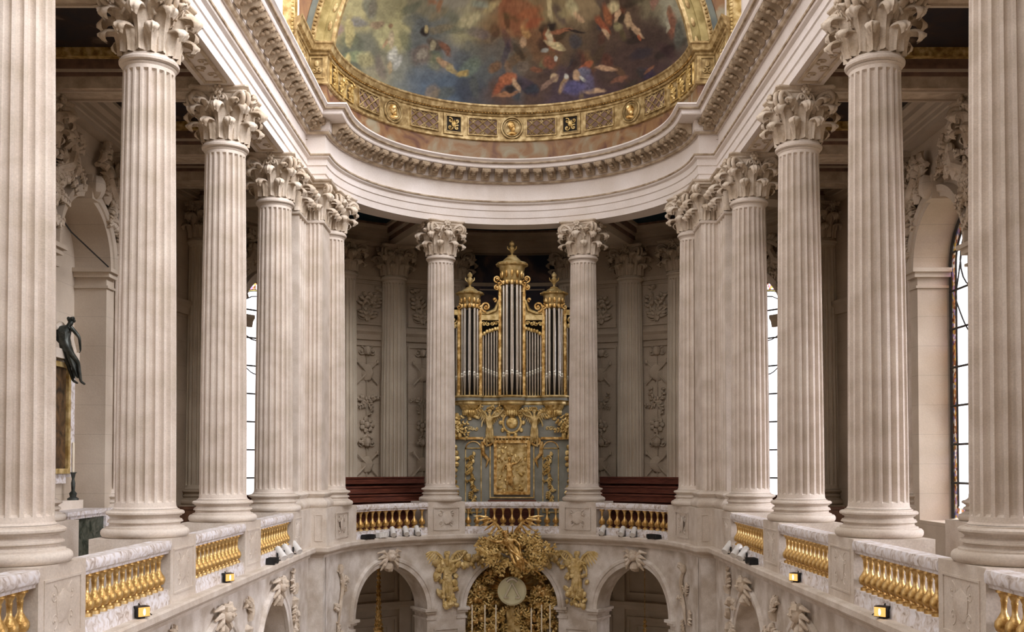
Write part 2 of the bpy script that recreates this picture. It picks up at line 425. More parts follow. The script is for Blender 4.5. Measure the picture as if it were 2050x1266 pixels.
def trophy(mb, P, ku, u, z0, z1, hw, seed, off=-0.02, d=0.06):
    """hanging carved trophy: ribbon, crossed staffs, shields, leaf sprays down a panel"""
    rnd = random.Random(seed)
    mb.tube([P(u, off - d * .5, z0 + (z1 - z0) * i / 6) for i in range(7)], 0.025, 5)
    z = z1; k = 0
    while z > z0 + 0.2:
        kind = k % 4
        if kind == 0:
            for s in (-1, 1): scroll(mb, P, ku, u + s * hw * .45 * ku, z - .15, hw * .35, 1.1, PI / 2, s, 0.03, off - d * .5)
            mb.blob(P(u, off - d, z - .12), (hw * .3, hw * .3, hw * .35), 8)
            z -= 0.5
        elif kind == 1:
            for s in (-1, 1):
                mb.tube([P(u + s * hw * .8 * ku, off - d, z), P(u - s * hw * .8 * ku, off - d, z - .8)], 0.028, 5)
                mb.blob(P(u + s * hw * .8 * ku, off - d, z), (.06, .06, .09), 6)
            mb.blob(P(u, off - d * .6, z - .4), (hw * .5, .08, hw * .6), 10, None, .3, seed)
            z -= 0.95
        elif kind == 2:
            for s in (-1, 1):
                leafspray(mb, P, ku, u, z - .5, PI / 2 + s * 0.9, hw * 1.0, hw * .36, off, 5, d, rnd)
                leafspray(mb, P, ku, u, z - .5, PI / 2 + s * 2.2, hw * .8, hw * .32, off, 4, d, rnd)
            z -= 0.95
        else:
            for j in range(7):
                a = 2 * PI * j / 7
                mb.blob(P(u + math.cos(a) * hw * .4 * ku, off - d * .5, z - .35 + math.sin(a) * hw * .4), (hw * .2, hw * .15, hw * .2), 6)
            mb.blob(P(u, off - d, z - .35), hw * .25, 8)
            leafspray(mb, P, ku, u, z - .6, -PI / 2, .4, hw * .5, off, 4, d, rnd)
            z -= 0.85
        k += 1

def rect_in(mb_, *a): pass
# ------------------------------------------------------------------ floors
mb = MB(); mb.box(-10.9, 10.9, -4, 40, Z_FLOOR - 0.3, Z_FLOOR); struct('floor', mb, 'floor', 0)
for s, nm in ((-1, 'floor_left_tribune'), (1, 'floor_right_tribune')):
    mb = MB(); mb.box(min(s * 5.5, s * 10.9), max(s * 5.5, s * 10.9), -2, YC, -2.62, Z_TRIB); struct(nm, mb, 'tribfloor', 0)
mb = MB(); rows = []
for r, z in ((5.1, Z_TRIB), (11.0, Z_TRIB), (11.0, -2.62), (5.1, -2.62)):
    rows.append([pol(r, -90 + 180 * i / 64, z) for i in range(65)])
mb.grid(rows, wrap_v=True); struct('floor_apse_tribune', mb, 'tribfloor')

mb = MB(); mb.box(-10.9, 10.9, -2.6, -2.0, Z_FLOOR, 12.5); struct('wall_light_block', mb, 'stone', 0)  # unseen wall added behind the camera to block frontal light
# ------------------------------------------------------------------ outer walls with windows
WIN_R, WIN_SILL, WIN_SPR = 1.38, -1.35, 4.78
BAYS = [10.09, 14.61, 19.13, 23.65]
mL, kL = nave_map(-1, R_OUT); mR, kR = nave_map(1, R_OUT); mA, kA = arc_map(R_OUT)
mb = MB(); arch_wall(mb, mL, 1, -2, YC, -2.62, 8.6, [(b, WIN_R, WIN_SILL, WIN_SPR) for b in BAYS], 0.95); struct('wall_left', mb, 'wall', 25)
mb = MB(); arch_wall(mb, mR, 1, -2, YC, -2.62, 8.6, [(b, WIN_R, WIN_SILL, WIN_SPR) for b in BAYS], 0.95); struct('wall_right', mb, 'wall', 25)
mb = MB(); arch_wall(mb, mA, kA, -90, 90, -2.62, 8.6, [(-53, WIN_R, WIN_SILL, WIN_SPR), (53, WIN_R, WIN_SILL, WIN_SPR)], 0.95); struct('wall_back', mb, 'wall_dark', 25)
# lower outer walls
mb = MB()
for s in (-1, 1): arch_wall(mb, nave_map(s, 9.9)[0], 1, -2, YC, Z_FLOOR, -2.62, [(b, 1.25, -8.6, -4.9) for b in (5.57, 10.09, 14.61, 19.13, 23.65)], .95)
mp, ku = arc_map(9.4)
arch_wall(mb, mp, ku, -90, 90, Z_FLOOR, -2.62, [(-64, 1.25, -8.6, -4.9), (64, 1.25, -8.6, -4.9)], .9)
struct('wall_lower_back', mb, 'lowdark', 25)
mb = MB()
for c in (-80, -48, -32, -16, 0, 16, 32, 48, 80):
    for (z0, z1) in ((-9.8, -5.35), (-4.6, -2.9)):
        frame_mould(mb, mp, ku, c, 1.05, z0, z1, 0.10, 0.07)
    frame_mould(mb, mp, ku, c, 0.72, -9.5, -5.65, 0.05, 0.04)
    if abs(c) < 48: mpbox(mb, mp, c + 8 - .22 * ku, c + 8 + .22 * ku, -.16, 0, Z_FLOOR, -2.62)
h_mould(mb, mp, -89, 89, [(0, -5.1), (-.10, -5.1), (-.22, -4.95), (-.24, -4.82), (-.05, -4.78), (0, -4.78)], 90)
struct('trim_1', mb, 'lowdark', 25)
mb = MB()
for c in (-80, -48, -32, -16, 0, 16, 32, 48, 80): trophy(mb, mp, ku, c, -8.9, -5.9, .45, c + 200)
struct('trim_2', mb, 'lowdark')

# aisle wall mouldings: archivolts, imposts
def window_trim(mp, ku, uc):
    mb = MB()
    arch_mould(mb, mp, ku, uc, WIN_SPR, [(WIN_R, .02), (WIN_R, -.10), (WIN_R + .10, -.12), (WIN_R + .12, -.16), (WIN_R + .26, -.18), (WIN_R + .30, -.02), (WIN_R + .30, .02)])
    for s in (-1, 1):
        a = uc + s * WIN_R * ku
        prof = [(.93, WIN_SPR - .52), (.93, WIN_SPR)]
        # impost block wrapping the jamb: face and reveal
        for (za, zb, q) in ((WIN_SPR - .48, WIN_SPR - .42, .05), (WIN_SPR - .22, WIN_SPR - .10, .10), (WIN_SPR - .10, WIN_SPR, .17)):
            mpbox(mb, mp, a - s * q * ku, a + s * .42 * ku, -q, .78, za, zb)
    # keystone
    mpbox(mb, mp, uc - .2 * ku, uc + .2 * ku, -.28, .1, WIN_SPR + WIN_R - .06, WIN_SPR + WIN_R + .5)
    mb.blob(mp(uc, -.3, WIN_SPR + WIN_R + .25), (.2, .22, .28), 10, None, .2, 3)
    return mb
def aisle_relief(mp, ku, uc, seed):
    """winged figures and palm sprays carved over the arch"""
    mb = MB(); rnd = random.Random(seed)
    for s in (-1, 1):
        for k in range(5):
            a = math.radians(18 + k * 13); r = WIN_R + .62
            u = uc + s * r * math.cos(a) * ku; z = WIN_SPR + r * math.sin(a)
            mb.blob(mp(u, -.10, z), (.12, .18, .18), 8, None, .5, k + seed); mb.blob(mp(u + rnd.uniform(-.2, .2) * ku, -.12, z + rnd.uniform(-.2, .25)), (.09, .12, .10), 7, None, .5, k)
            leafspray(mb, mp, ku, u, z, rnd.uniform(0, 6.2), .45, .18, -.06, 5, .12, rnd)
            leafspray(mb, mp, ku, u, z, rnd.uniform(0.3, 2.8), .55, .24, -.06, 5, .10, rnd)
            leafspray(mb, mp, ku, u, z, rnd.uniform(-1.0, 4.0), .40, .2, -.06, 4, .10, rnd)
        leafspray(mb, mp, ku, uc + s * .4 * ku, WIN_SPR + WIN_R + .9, PI / 2 - s * 1.1, 1.1, .32, -.06, 6, .12, rnd)
        mb.blob(mp(uc + s * 1.0 * ku, -.2, 7.0), (.11, .13, .14), 8)
        mb.tube([mp(uc + s * 1.0 * ku, -.18, 6.9), mp(uc + s * 1.25 * ku, -.2, 6.55), mp(uc + s * 1.75 * ku, -.15, 6.35)], [.11, .14, .05], 7)
    return mb
walls = [(mL, 1.0, b) for b in BAYS] + [(mR, 1.0, b) for b in BAYS] + [(mA, kA, -53), (mA, kA, 53)]
for i, (mp, ku, uc) in enumerate(walls):
    struct('trim_%d' % (3 + i), window_trim(mp, ku, uc), 'wall')
    dark = abs(uc) == 53
    side = 'left' if mp is mL or uc == -53 else 'right'
    o = obj('carved_relief', aisle_relief(mp, ku, uc, i), 'wall_dark' if dark else 'carved')
    if dark: tag(o, 'shadowed stone carving over the %s window of the curved passage' % side, 'stone relief', 'reliefs over the arches')
    else: tag(o, 'carved stone figures over %s aisle arch, bay %s' % (side, ['beside the outermost column', 'between first and second columns', 'between second and third columns', 'between third and fourth columns'][BAYS.index(uc)]), 'stone relief', 'reliefs over the arches')
# windows
def window(n, mp, ku, uc, R_=WIN_R, zs=WIN_SPR, z0=WIN_SILL):
    W_OFF = .80; r = R_ - .02
    def outline(q, off, N=24):
        pts = [mp(uc + q * ku, off, z0 + (r - q))]
        pts += [mp(uc + q * math.cos(PI * i / N) * ku, off, zs + q * math.sin(PI * i / N)) for i in range(N + 1)]
        pts += [mp(uc - q * ku, off, z0 + (r - q))]
        return pts
    e = bpy.data.objects.new('window_%d' % n, None); COL.objects.link(e); e['kind'] = 'structure'; e.location = mp(uc, W_OFF, z0)
    loc = Vector(e.location)
    def put(name, mb, mat):
        mb.v = [tuple(Vector(v) - loc) for v in mb.v]
        o = obj(name, mb, mat, e, 0); return o
    mb = MB(); mb.grid([outline(r - .06, W_OFF), outline(r - .30, W_OFF)])
    a, b, c, d = outline(r - .06, W_OFF)[0], outline(r - .30, W_OFF)[0], outline(r - .30, W_OFF)[-1], outline(r - .06, W_OFF)[-1]
    mb.add([a, b, c, d], [(0, 1, 2, 3)]); put('stained_border', mb, 'stained')
    mb = MB(); o1 = outline(r - .34, W_OFF); b0 = mb.add(o1, []); mb.f.append(tuple(range(len(o1)))); put('clear_pane', mb, 'glass')
    mb = MB(); mb.grid([outline(r - .30, W_OFF - .01), outline(r - .34, W_OFF - .01)]); put('yellow_strip', mb, 'yglass')
    mb = MB()
    for q in (r - .03, r - .30, r - .34):
        w = .05 if q > r - .1 else .018
        mb.tube(outline(q, W_OFF), w, 4)
    z = z0 + .9; k = 0
    while z < zs + r * .9:
        hw = r if z < zs else math.sqrt(max(0, r * r - (z - zs) ** 2))
        mb.tube([mp(uc - hw * ku, W_OFF - .02, z), mp(uc + hw * ku, W_OFF - .02, z)], .028, 4); z += .93
    for zz in ((2.6,) if z0 > -3 else ()):
        hw = r - .32
        for s in (-1, 1):
            mb.tube([mp(uc + s * hw * (1 - t) * ku, W_OFF - .02, 4.0 - 1.0 * math.sin(t * PI / 2)) for t in [i / 8 for i in range(9)]], .022, 4)
            mb.tube([mp(uc + s * hw * (1 - .4 * t) * ku, W_OFF - .02, 4.0 + 1.2 * t) for t in (0, .5, 1)], .02, 4)
    mb.tube([mp(uc + .75 * math.cos(a) * ku, W_OFF - .02, zs + .1 + .75 * math.sin(a)) for a in [2 * PI * i / 20 for i in range(21)]], .022, 4)
    put('lead_bar', mb, 'lead')
    return e
wn = 1
for mp, ku, uc in walls:
    if mp is mL and uc == BAYS[3]: continue
    window(wn, mp, ku, uc); wn += 1
for s in (-1, 1):
    for b in (5.57, 10.09, 14.61, 19.13, 23.65): window(wn, nave_map(s, 9.9)[0], 1, b, 1.25, -4.9, -8.6); wn += 1
    window(wn, arc_map(9.4)[0], arc_map(9.4)[1], s * 64, 1.25, -4.9, -8.6); wn += 1
mb = MB(); rows = []
for r_, z_ in ((9.82, 4.9), (9.82, 7.7), (9.90, 7.7), (9.90, 4.9)): rows.append([pol(r_, -15.5 + 31 * i / 30, z_) for i in range(31)])
mb.grid(rows, wrap_v=True); tag(obj('wall_painting', mb, 'muralpaint', None, 30), 'dark blue clouded wall painting high behind the organ', 'painting')
# blind niche behind the altar (left, last bay)
mb = MB(); mb.box(-10.85, -10.68, BAYS[3] - 1.5, BAYS[3] + 1.5, WIN_SILL, 6.3); struct('wall_left_niche', mb, 'wall', 0)

# panels between engaged columns of the ambulatory
mb = MB()
for s in (-1, 1):
    for c, hw in ((31.4, .62), (19.2, .55), (5.0, .9), (68, .62), (40.6, .001)):
        if hw < .1: continue
        for z0, z1 in ((-1.1, 4.25), (4.95, 6.45)):
            frame_mould(mb, mA, kA, s * c, hw, z0, z1, .05, .05)
h_mould(mb, mA, -41.5, 41.5, [(0, 4.42), (-.08, 4.42), (-.12, 4.6), (-.20, 4.70), (-.20, 4.80), (0, 4.82)], 60)
h_mould(mb, mA, -41.5, 41.5, [(0, 6.55), (-.08, 6.55), (-.10, 6.68), (0, 6.70)], 60)
for s in (-1, 1):
    a, b = sorted((s * 58.5, s * 89))
    h_mould(mb, mA, a, b, [(0, 4.42), (-.08, 4.42), (-.12, 4.6), (-.20, 4.70), (-.20, 4.80), (0, 4.82)], 30)
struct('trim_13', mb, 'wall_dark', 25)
for s, sd in ((-1, 'left'), (1, 'right')):
    for c, hw, wh in ((31.4, .50, 'beside the benches'), (19.2, .42, 'next to the organ'), (68, .5, 'beyond the corner pier')):
        mb = MB(); trophy(mb, mA, kA, s * c, -.9, 4.15, hw, int(c * 7 + s)); 
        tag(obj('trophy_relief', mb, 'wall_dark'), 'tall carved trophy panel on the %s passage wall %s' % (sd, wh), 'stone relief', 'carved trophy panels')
        mb = MB(); rnd = random.Random(int(c) + s)
        for q in (-.5, 0, .5): leafspray(mb, mA, kA, s * c, 5.1, PI / 2 + q, 1.15, .3, -.02, 6, .06, rnd)
        for q in (-1, 1): scroll(mb, mA, kA, s * c + q * .2 * kA, 5.3, .2, 1.2, 0, q, .03)
        tag(obj('palm_relief', mb, 'wall_dark'), 'square panel of carved palm branches on the %s passage wall, high %s' % (sd, wh), 'stone relief', 'carved palm panels')

# ------------------------------------------------------------------ tribune ceilings and cross beams
def ceiling_bay(s, y0, y1):
    x0, x1 = 6.3, R_OUT
    fr = MB()
    def bx(a, b, c, d, z0, z1): fr.box(min(s * a, s * b), max(s * a, s * b), c, d, z0, z1)
    for (w, za, zb) in ((.16, 8.30, 8.50),):
        bx(x0, x1, y0, y0 + w, za, zb); bx(x0, x1, y1 - w, y1, za, zb); bx(x0, x0 + w, y0 + w, y1 - w, za, zb); bx(x1 - w, x1, y0 + w, y1 - w, za, zb)
    return fr
ys = [3.31, 7.83] + COLY + [YC + .6]
for s, sd in ((-1, 'left'), (1, 'right')):
    mb = MB(); mb.box(min(s * 6.2, s * 10.9), max(s * 6.2, s * 10.9), -2, YC, 8.62, 8.9); struct('ceiling_%s_tribune' % sd, mb, 'wall', 0)
    for i in range(1, 5):
        y0, y1 = ys[i] + .52, ys[i + 1] - .52
        e = thing('ceiling_painting', 'dark clouded ceiling painting in gold frame over %s aisle, %s' % (sd, ['above the outermost column', 'above the first bay', 'above the second bay', 'above the last bay'][i - 1]), 'painting', (s * 8.1, (y0 + y1) / 2, 8.5), group='aisle ceiling paintings')
        fr = ceiling_bay(s, y0, y1); fr.v = [(a - s * 8.1, b - (y0 + y1) / 2, c - 8.5) for a, b, c in fr.v]
        obj('gold_frame', fr, 'goldrelief', e, 0)
        mb = MB(); mb.box(-1.75, 1.75, -(y1 - y0) / 2 + .1, (y1 - y0) / 2 - .1, -.02, .10); obj('canvas', mb, 'darkpaint', e, 0)
tn = 14
def beam_profile_box(mb, bnd, s, y):
    pass
for s in (-1, 1):
    mb = MB(); mc = MB(); ml = MB()
    for y in [7.83] + COLY + [YC + .3]:
        x0, x1 = sorted((s * 6.2, s * R_OUT))
        mb.box(x0, x1, y - .40, y + .40, Z_SOF, 7.98)
        mc.box(x0, x1, y - .44, y + .44, 7.98, 8.06); mc.box(x0, x1, y - .47, y + .47, 8.12, 8.2); mc.box(x0, x1, y - .45, y + .45, 8.2, 8.34)
        ml.box(x0, x1, y - .46, y + .46, 8.06, 8.12); ml.box(x0, x1, y - .50, y + .50, 8.34, 8.44); ml.box(x0, x1, y - .6, y + .6, 8.44, 8.62)
        a, b = sorted((s * 6.55, s * 9.6)); 
        for q in (-.3, .24): ml.box(a, b, y + q, y + q + .06, 7.70, Z_SOF)
    struct('trim_%d' % tn, mb, 'soffit', 0); struct('trim_%d' % (tn + 1), mc, 'band', 0); struct('trim_%d' % (tn + 2), ml, 'wall', 0); tn += 3
# ambulatory ceiling and radial beams
mb = MB(); mb.grid([[pol(r, -90 + 180 * i / 48, 8.62) for i in range(49)] for r in (5.6, 10.9)]); mb.grid([[pol(r, -90 + 180 * i / 48, 8.9) for i in range(49)] for r in (5.6, 10.9)])
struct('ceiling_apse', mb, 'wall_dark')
CA = [-90, -73, -24.6, 24.6, 73, 90]
for i, nm in enumerate(['above the left corner', 'above the left benches', 'behind the organ', 'above the right benches', 'above the right corner']):
    a, b = CA[i] + (3.5 if i else 0), CA[i + 1] - (3.5 if i < 4 else 0)
    e = thing('ceiling_painting', 'deep blue ceiling painting in curved passage, %s' % nm, 'painting', pol(7.8, (a + b) / 2, 8.5), group='passage ceiling paintings')
    L = Vector(e.location)
    mb = MB(); rows = [[Vector(pol(r, a + (b - a) * k / 16, z)) - L for k in range(17)] for r, z in ((6.5, 8.48), (9.2, 8.48), (9.2, 8.56), (6.5, 8.56))]
    mb.grid(rows, wrap_v=True); obj('canvas', mb, 'bluepaint', e)
    mb = MB()
    for r0, r1 in ((6.35, 6.5), (9.2, 9.35)):
        mb.grid([[Vector(pol(r, a + (b - a) * k / 16, z)) - L for k in range(17)] for r, z in ((r0, 8.42), (r1, 8.42), (r1, 8.56), (r0, 8.56))], wrap_v=True)
    obj('moulded_frame', mb, 'band', e)
mb = MB(); mc = MB()
for a in (-73, -24.6, 24.6, 73):
    for (w, z0, z1, m_) in ((.40, Z_SOF, 7.98, mb), (.46, 7.98, 8.10, mc), (.50, 8.10, 8.2, mb), (.56, 8.2, 8.38, mc), (.66, 8.38, 8.62, mb)):
        T = Matrix.Translation((0, YC, 0)) @ Matrix.Rotation(-math.radians(a), 4, 'Z')
        m_.box(-w, w, 5.7, 9.9, z0, z1, T)
struct('trim_%d' % tn, mb, 'wall', 0); struct('trim_%d' % (tn + 1), mc, 'band', 0); tn += 2
# entablature along the outer walls
OW = [(-R_OUT, -2), (-R_OUT, YC)] + [pol(R_OUT, -90 + 180 * i / 60) for i in range(1, 60)] + [(R_OUT, YC), (R_OUT, -2)]
pr = [(-.1, Z_SOF), (.30, Z_SOF), (.30, 7.86), (.33, 7.88), (.33, 8.0), (.38, 8.02), (.38, 8.14), (.50, 8.2), (.50, 8.32), (.62, 8.4), (.62, 8.62), (-.1, 8.62)]
mb = MB(); mb.sweep(OW, pr, 1, 0, 1); struct('trim_%d' % tn, mb, 'wall', 30)
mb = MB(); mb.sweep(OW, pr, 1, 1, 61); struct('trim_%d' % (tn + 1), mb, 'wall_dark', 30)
mb = MB(); mb.sweep(OW, pr, 1, 61, 62); struct('trim_%d' % (tn + 2), mb, 'wall', 30); tn += 3

# ------------------------------------------------------------------ great entablature
NX, AX = 5.65, 5.12
EP = [(-NX, -2), (-NX, 28.0), (-AX, 28.0)] + [pol(AX, -88 + 176 * i / 88) for i in range(89)] + [(AX, 28.0), (NX, 28.0), (NX, -2)]
prof = [(-.7, Z_SOF), (0, Z_SOF), (0, 7.93), (.03, 7.95), (.03, 8.16), (.06, 8.18), (.06, 8.34), (.13, 8.38), (.15, 8.44), (.10, 8.48), (.0, 8.50),
        (0, 9.04), (.07, 9.06), (.12, 9.10), (.12, 9.12), (.14, 9.13), (.14, 9.40), (.56, 9.41), (.58, 9.44), (.58, 9.52), (.62, 9.54), (.66, 9.60), (.72, 9.64), (.72, ZC_TOP), (-.7, ZC_TOP)]
segs = [('trim_%d' % tn, 0, 2), ('trim_%d' % (tn + 1), 2, 92), ('trim_%d' % (tn + 2), 92, 94)]; tn += 3
ENT = []
for nm, a, b in segs:
    mb = MB(); mb.sweep(EP, prof, 1, a, b); ENT.append(struct(nm, mb, 'entab', 30))
# beaded mouldings on top of the architrave and cornice, carved
bead = [(.105, 8.43), (.165, 8.43), (.175, 8.46), (.15, 8.485), (.105, 8.485)]
egg = [(.60, 9.565), (.655, 9.555), (.665, 9.585), (.64, 9.60), (.60, 9.60)]
# modillions
md = MB()
sidep = [(0, .0), (.36, .0), (.385, -.03), (.38, -.08), (.34, -.10), (.27, -.085), (.18, -.11), (.12, -.16), (.08, -.20), (.02, -.205), (0, -.19)]
vs = []
for x in (-.13, .13): vs += [(x, -d * 1.06, z * 1.45) for d, z in sidep]
n_ = len(sidep)
md.add(vs, [tuple(range(n_)), tuple(reversed(range(n_, 2 * n_)))] + [(k, (k + 1) % n_, n_ + (k + 1) % n_, n_ + k) for k in range(n_)])
for x in (-.10, .10): md.blob((x, -.375, -.07), (.035, .06, .065), 6); md.blob((x, -.06, -.21), (.035, .06, .06), 6)
for k in range(3): md.blob((0, -.36 + k * .1, -.14 - k * .04), (.07, .08, .045), 6)
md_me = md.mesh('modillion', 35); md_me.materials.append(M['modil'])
rs = MB(); rs.blob((0, 0, 0), (.10, .10, .04), 8, None, .4, 1)
rs_me = rs.mesh('soffit_rosette', 40); rs_me.materials.append(M['modil'])
def put_mod(parent, x, y, rz, me=None, z=9.405):
    o = bpy.data.objects.new('modillion' if me is None else 'soffit_rosette', me or md_me); COL.objects.link(o); o.parent = parent
    o.location = (x, y, z); o.rotation_euler = (0, 0, rz)
for k in range(40):
    y = 27.75 - k * .50
    for s, E_ in ((-1, ENT[0]), (1, ENT[2])):
        put_mod(E_, s * (NX - .155), y, -s * PI / 2 if s > 0 else PI / 2)
for s, E_ in ((-1, ENT[0]), (1, ENT[2])): put_mod(E_, s * 5.34, 28.0 - .155, 0)
NM = 35
for k in range(NM):
    a = -86 + 172 * k / (NM - 1)
    x, y = pol(AX - .155, a)
    put_mod(ENT[1], x, y, -math.radians(a))
    if k < NM - 1:
        pass
for (nm, a, b), E_ in zip(segs, ENT):
    for bp in ([(.10, 8.42), (.17, 8.425), (.18, 8.455), (.16, 8.475), (.10, 8.475)], [(.05, 9.03), (.10, 9.035), (.125, 9.065), (.13, 9.09), (.05, 9.09)], [(.62, 9.53), (.665, 9.545), (.675, 9.575), (.65, 9.585), (.62, 9.585)]):
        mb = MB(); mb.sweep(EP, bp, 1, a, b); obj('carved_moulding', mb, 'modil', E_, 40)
# carved soffit panels of the nave architrave between columns
mb = MB()
for s in (-1, 1):
    for i in range(4):
        y0 = (COLY[i - 1] if i else 7.83) + .75; y1 = COLY[i] - .75
        for a, b, c, d in ((NX + .12, NX + .18, y0, y1), (NX + .52, NX + .58, y0, y1), (NX + .18, NX + .52, y0, y0 + .06), (NX + .18, NX + .52, y1 - .06, y1)):
            mb.box(min(s * a, s * b), max(s * a, s * b), c, d, 7.705, Z_SOF)
struct('trim_%d' % tn, mb, 'soffit', 0); tn += 1
mb = MB(); rnd = random.Random(4)
for s in (-1, 1):
    for i in range(4):
        y0 = (COLY[i - 1] if i else 7.83) + .85; y1 = COLY[i] - .85
        k = 0; y = y0 + .2
        P = lambda u, off, z, s=s: (s * (NX + .35 + z), u, Z_SOF + off)
        while y < y1 - .1:
            scroll(mb, P, 1, y, .05 * (-1) ** k, .14, 1.2, 0, (-1) ** k, .02, -.01); y += .33; k += 1
struct('trim_%d' % tn, mb, 'soffit'); tn += 1

# ------------------------------------------------------------------ clerestory piers above the nave cornice
for s, sd in ((-1, 'left'), (1, 'right')):
    mb = MB()
    for y in [7.83] + COLY: mb.box(min(s * 5.95, s * 6.7), max(s * 5.95, s * 6.7), y - .75, y + .75, ZC_TOP, 16.0)
    mb.box(min(s * 5.95, s * 6.7), max(s * 5.95, s * 6.7), -2, 28, ZC_TOP, 10.6)
    mb.box(min(s * 5.8, s * 6.7), max(s * 5.8, s * 6.7), 26.9, 28.4, ZC_TOP, 16.0)
    struct('wall_%s_clerestory' % sd, mb, 'entab', 0)
    mb = MB()
    for k in range(3): mb.box(min(s * (5.70 - .03 * k), s * 5.95), max(s * (5.70 - .03 * k), s * 5.95), 26.42 + .14 * k, 26.50 + .14 * k, ZC_TOP, 16.0)
    for k in range(60): mb.blob((s * 5.68, 26.36, 9.9 + k * .1), .05, 6)
    tag(obj('gilded_jamb', mb, 'goldmatt'), 'gilded beaded jamb strip rising beside the painted arch, %s' % sd, 'gilded moulding')

# ------------------------------------------------------------------ attic below the half dome
AP = [(-NX - .1, 26.3), (-NX + .05, 26.3), (-NX + .05, 28.02), (-5.10, 28.02)] + [pol(5.10, -87 + 174 * i / 87) for i in range(88)] + [(5.10, 28.02), (NX - .05, 28.02), (NX - .05, 26.3), (NX + .1, 26.3)]
mb = MB(); mb.sweep(AP, [(0, ZC_TOP), (0, 10.45), (-.5, 10.45), (-.5, ZC_TOP)], 1, 1, len(AP) - 2); struct('wall_apse_attic', mb, 'ochremarble', 30)
# ------------------------------------------------------------------ gilded frieze band of the attic
fz = thing('gilded_frieze', 'long curved gilded frieze band with lattice panels and roundels under the painted half dome', 'frieze', (0, 33.0, 10.45))
FL = Vector(fz.location)
def fobj(name, mb, mat, parent=fz, smooth=35):
    mb.v = [tuple(Vector(v) - FL) for v in mb.v]; return obj(name, mb, mat, parent, smooth)
mb = MB()
mb.sweep(AP, [(0.02, 10.42), (.07, 10.44), (.07, 10.50), (.03, 10.52), (.03, 11.24), (-.3, 11.24), (-.3, 10.42)], 1, 1, len(AP) - 2)
fobj('band', mb, 'friezegold')
mb = MB()
mb.sweep(AP, [(.03, 11.22), (.07, 11.24), (.09, 11.28), (.07, 11.31), (.16, 11.34), (.18, 11.40), (.20, 11.47), (.24, 11.50), (.24, 11.55), (-.3, 11.55), (-.3, 11.22)], 1, 1, len(AP) - 2)
fobj('crown_moulding', mb, 'friezegold')
mb = MB()
for k in range(150):
    a = -86 + 172 * k / 149; mb.blob(pol(5.10 - .115, a, 11.325), (.04, .04, .025), 5)
fobj('bead_row', mb, 'gold')
mF, kF = arc_map(5.07)
def lattice(c, hw, seedname):
    mb = MB(); z0, z1 = 10.58, 11.16
    frame_mould(mb, mF, kF, c, hw, z0, z1, .035, .05)
    n = max(2, round(2 * hw / .30)); st = 2 * (hw - .035) / n; rows_ = 2; sz = (z1 - z0 - .07) / rows_
    for i in range(n):
        for j in range(rows_):
            u = c + (-hw + .035 + st * (i + .5)) * kF; z = z0 + .035 + sz * (j + .5)
            for s in (-1, 1):
                mb.tube([mF(u - st / 2 * kF, -.03, z - s * sz / 2), mF(u, -.035, z), mF(u + st / 2 * kF, -.03, z + s * sz / 2)], .020, 4)
            mb.blob(mF(u, -.045, z), .035, 6)
    for i in range(n):
        for zz in (z0 + .09, z1 - .09):
            u = c + (-hw + .035 + st * (i + .5)) * kF
            for q in range(4): 
                mb.blob(mF(u + .035 * math.cos(q * PI / 2) * kF, -.02, zz + .035 * math.sin(q * PI / 2)), (.025, .02, .025), 5)
    return mb
def ground(c, hw):
    mb = MB()
    n = 6; mb.grid([[mF(c + (-hw + 2 * hw * i / n) * kF, -.012, z) for i in range(n + 1)] for z in (10.60, 11.14)]); return mb
def medallion_mb(c):
    mb = MB(); z = 10.87
    for r, t in ((.34, .03), (.27, .018)):
        mb.tube([mF(c + r * math.cos(a) * kF, -.045, z + r * math.sin(a)) for a in [2 * PI * i / 28 for i in range(29)]], t, 6)
    h = MB()
    h.blob(mF(c, -.05, z + .05), (.11, .07, .14), 12)             # head
    h.blob(mF(c - .03 * kF, -.06, z + .10), (.12, .07, .10), 10, None, .4, 2)
    h.blob(mF(c + .09 * kF, -.07, z + .03), (.035, .03, .03), 6)
    h.blob(mF(c + .04 * kF, -.07, z - .07), (.07, .05, .08), 8, None, .4, 3)
    h.blob(mF(c, -.03, z - .18), (.17, .05, .07), 10)
    return mb, h
def square_mb(c, hw, seed):
    mb = MB(); z0, z1 = 10.54, 11.20
    frame_mould(mb, mF, kF, c, hw, z0, z1, .06, .06); frame_mould(mb, mF, kF, c, hw - .07, z0 + .07, z1 - .07, .02, .075)
    h = MB(); rnd = random.Random(seed)
    for q in range(4): scroll(h, mF, kF, c + (.11 if q % 2 else -.11) * kF, 10.87 + (.11 if q > 1 else -.11), .09, 1.1, q, 1 if q % 2 else -1, .022, -.05)
    h.blob(mF(c, -.07, 10.87), (.08, .06, .10), 8)
    return mb, h
items = [(0, 'm', 0)]
for s in (-1, 1):
    items += [(s * 10.8, 'l', .50), (s * 21.8, 's', .33), (s * 33.2, 'l', .52), (s * 46.6, 'm', 0), (s * 58.5, 'l', .50)]
for i, (c, k, hw) in enumerate(items):
    if k == 'l':
        fobj('lattice_panel', lattice(c, hw, i), 'friezegold'); fobj('panel_ground', ground(c, hw), 'band')
    elif k == 'm':
        a, b = medallion_mb(c); o = fobj('roundel_frame', a, 'friezegold'); g = obj('portrait_head', MB.mesh and b, 'gold', None) if False else None
        b.v = [tuple(Vector(v) - FL) for v in b.v]; obj('portrait_head', b, 'gold', o)
    else:
        a, b = square_mb(c, hw, i); o = fobj('square_frame', a, 'friezegold'); b.v = [tuple(Vector(v) - FL) for v in b.v]; obj('scrollwork', b, 'goldrelief', o)
        fobj('panel_ground', ground(c, hw - .06), 'organwood')
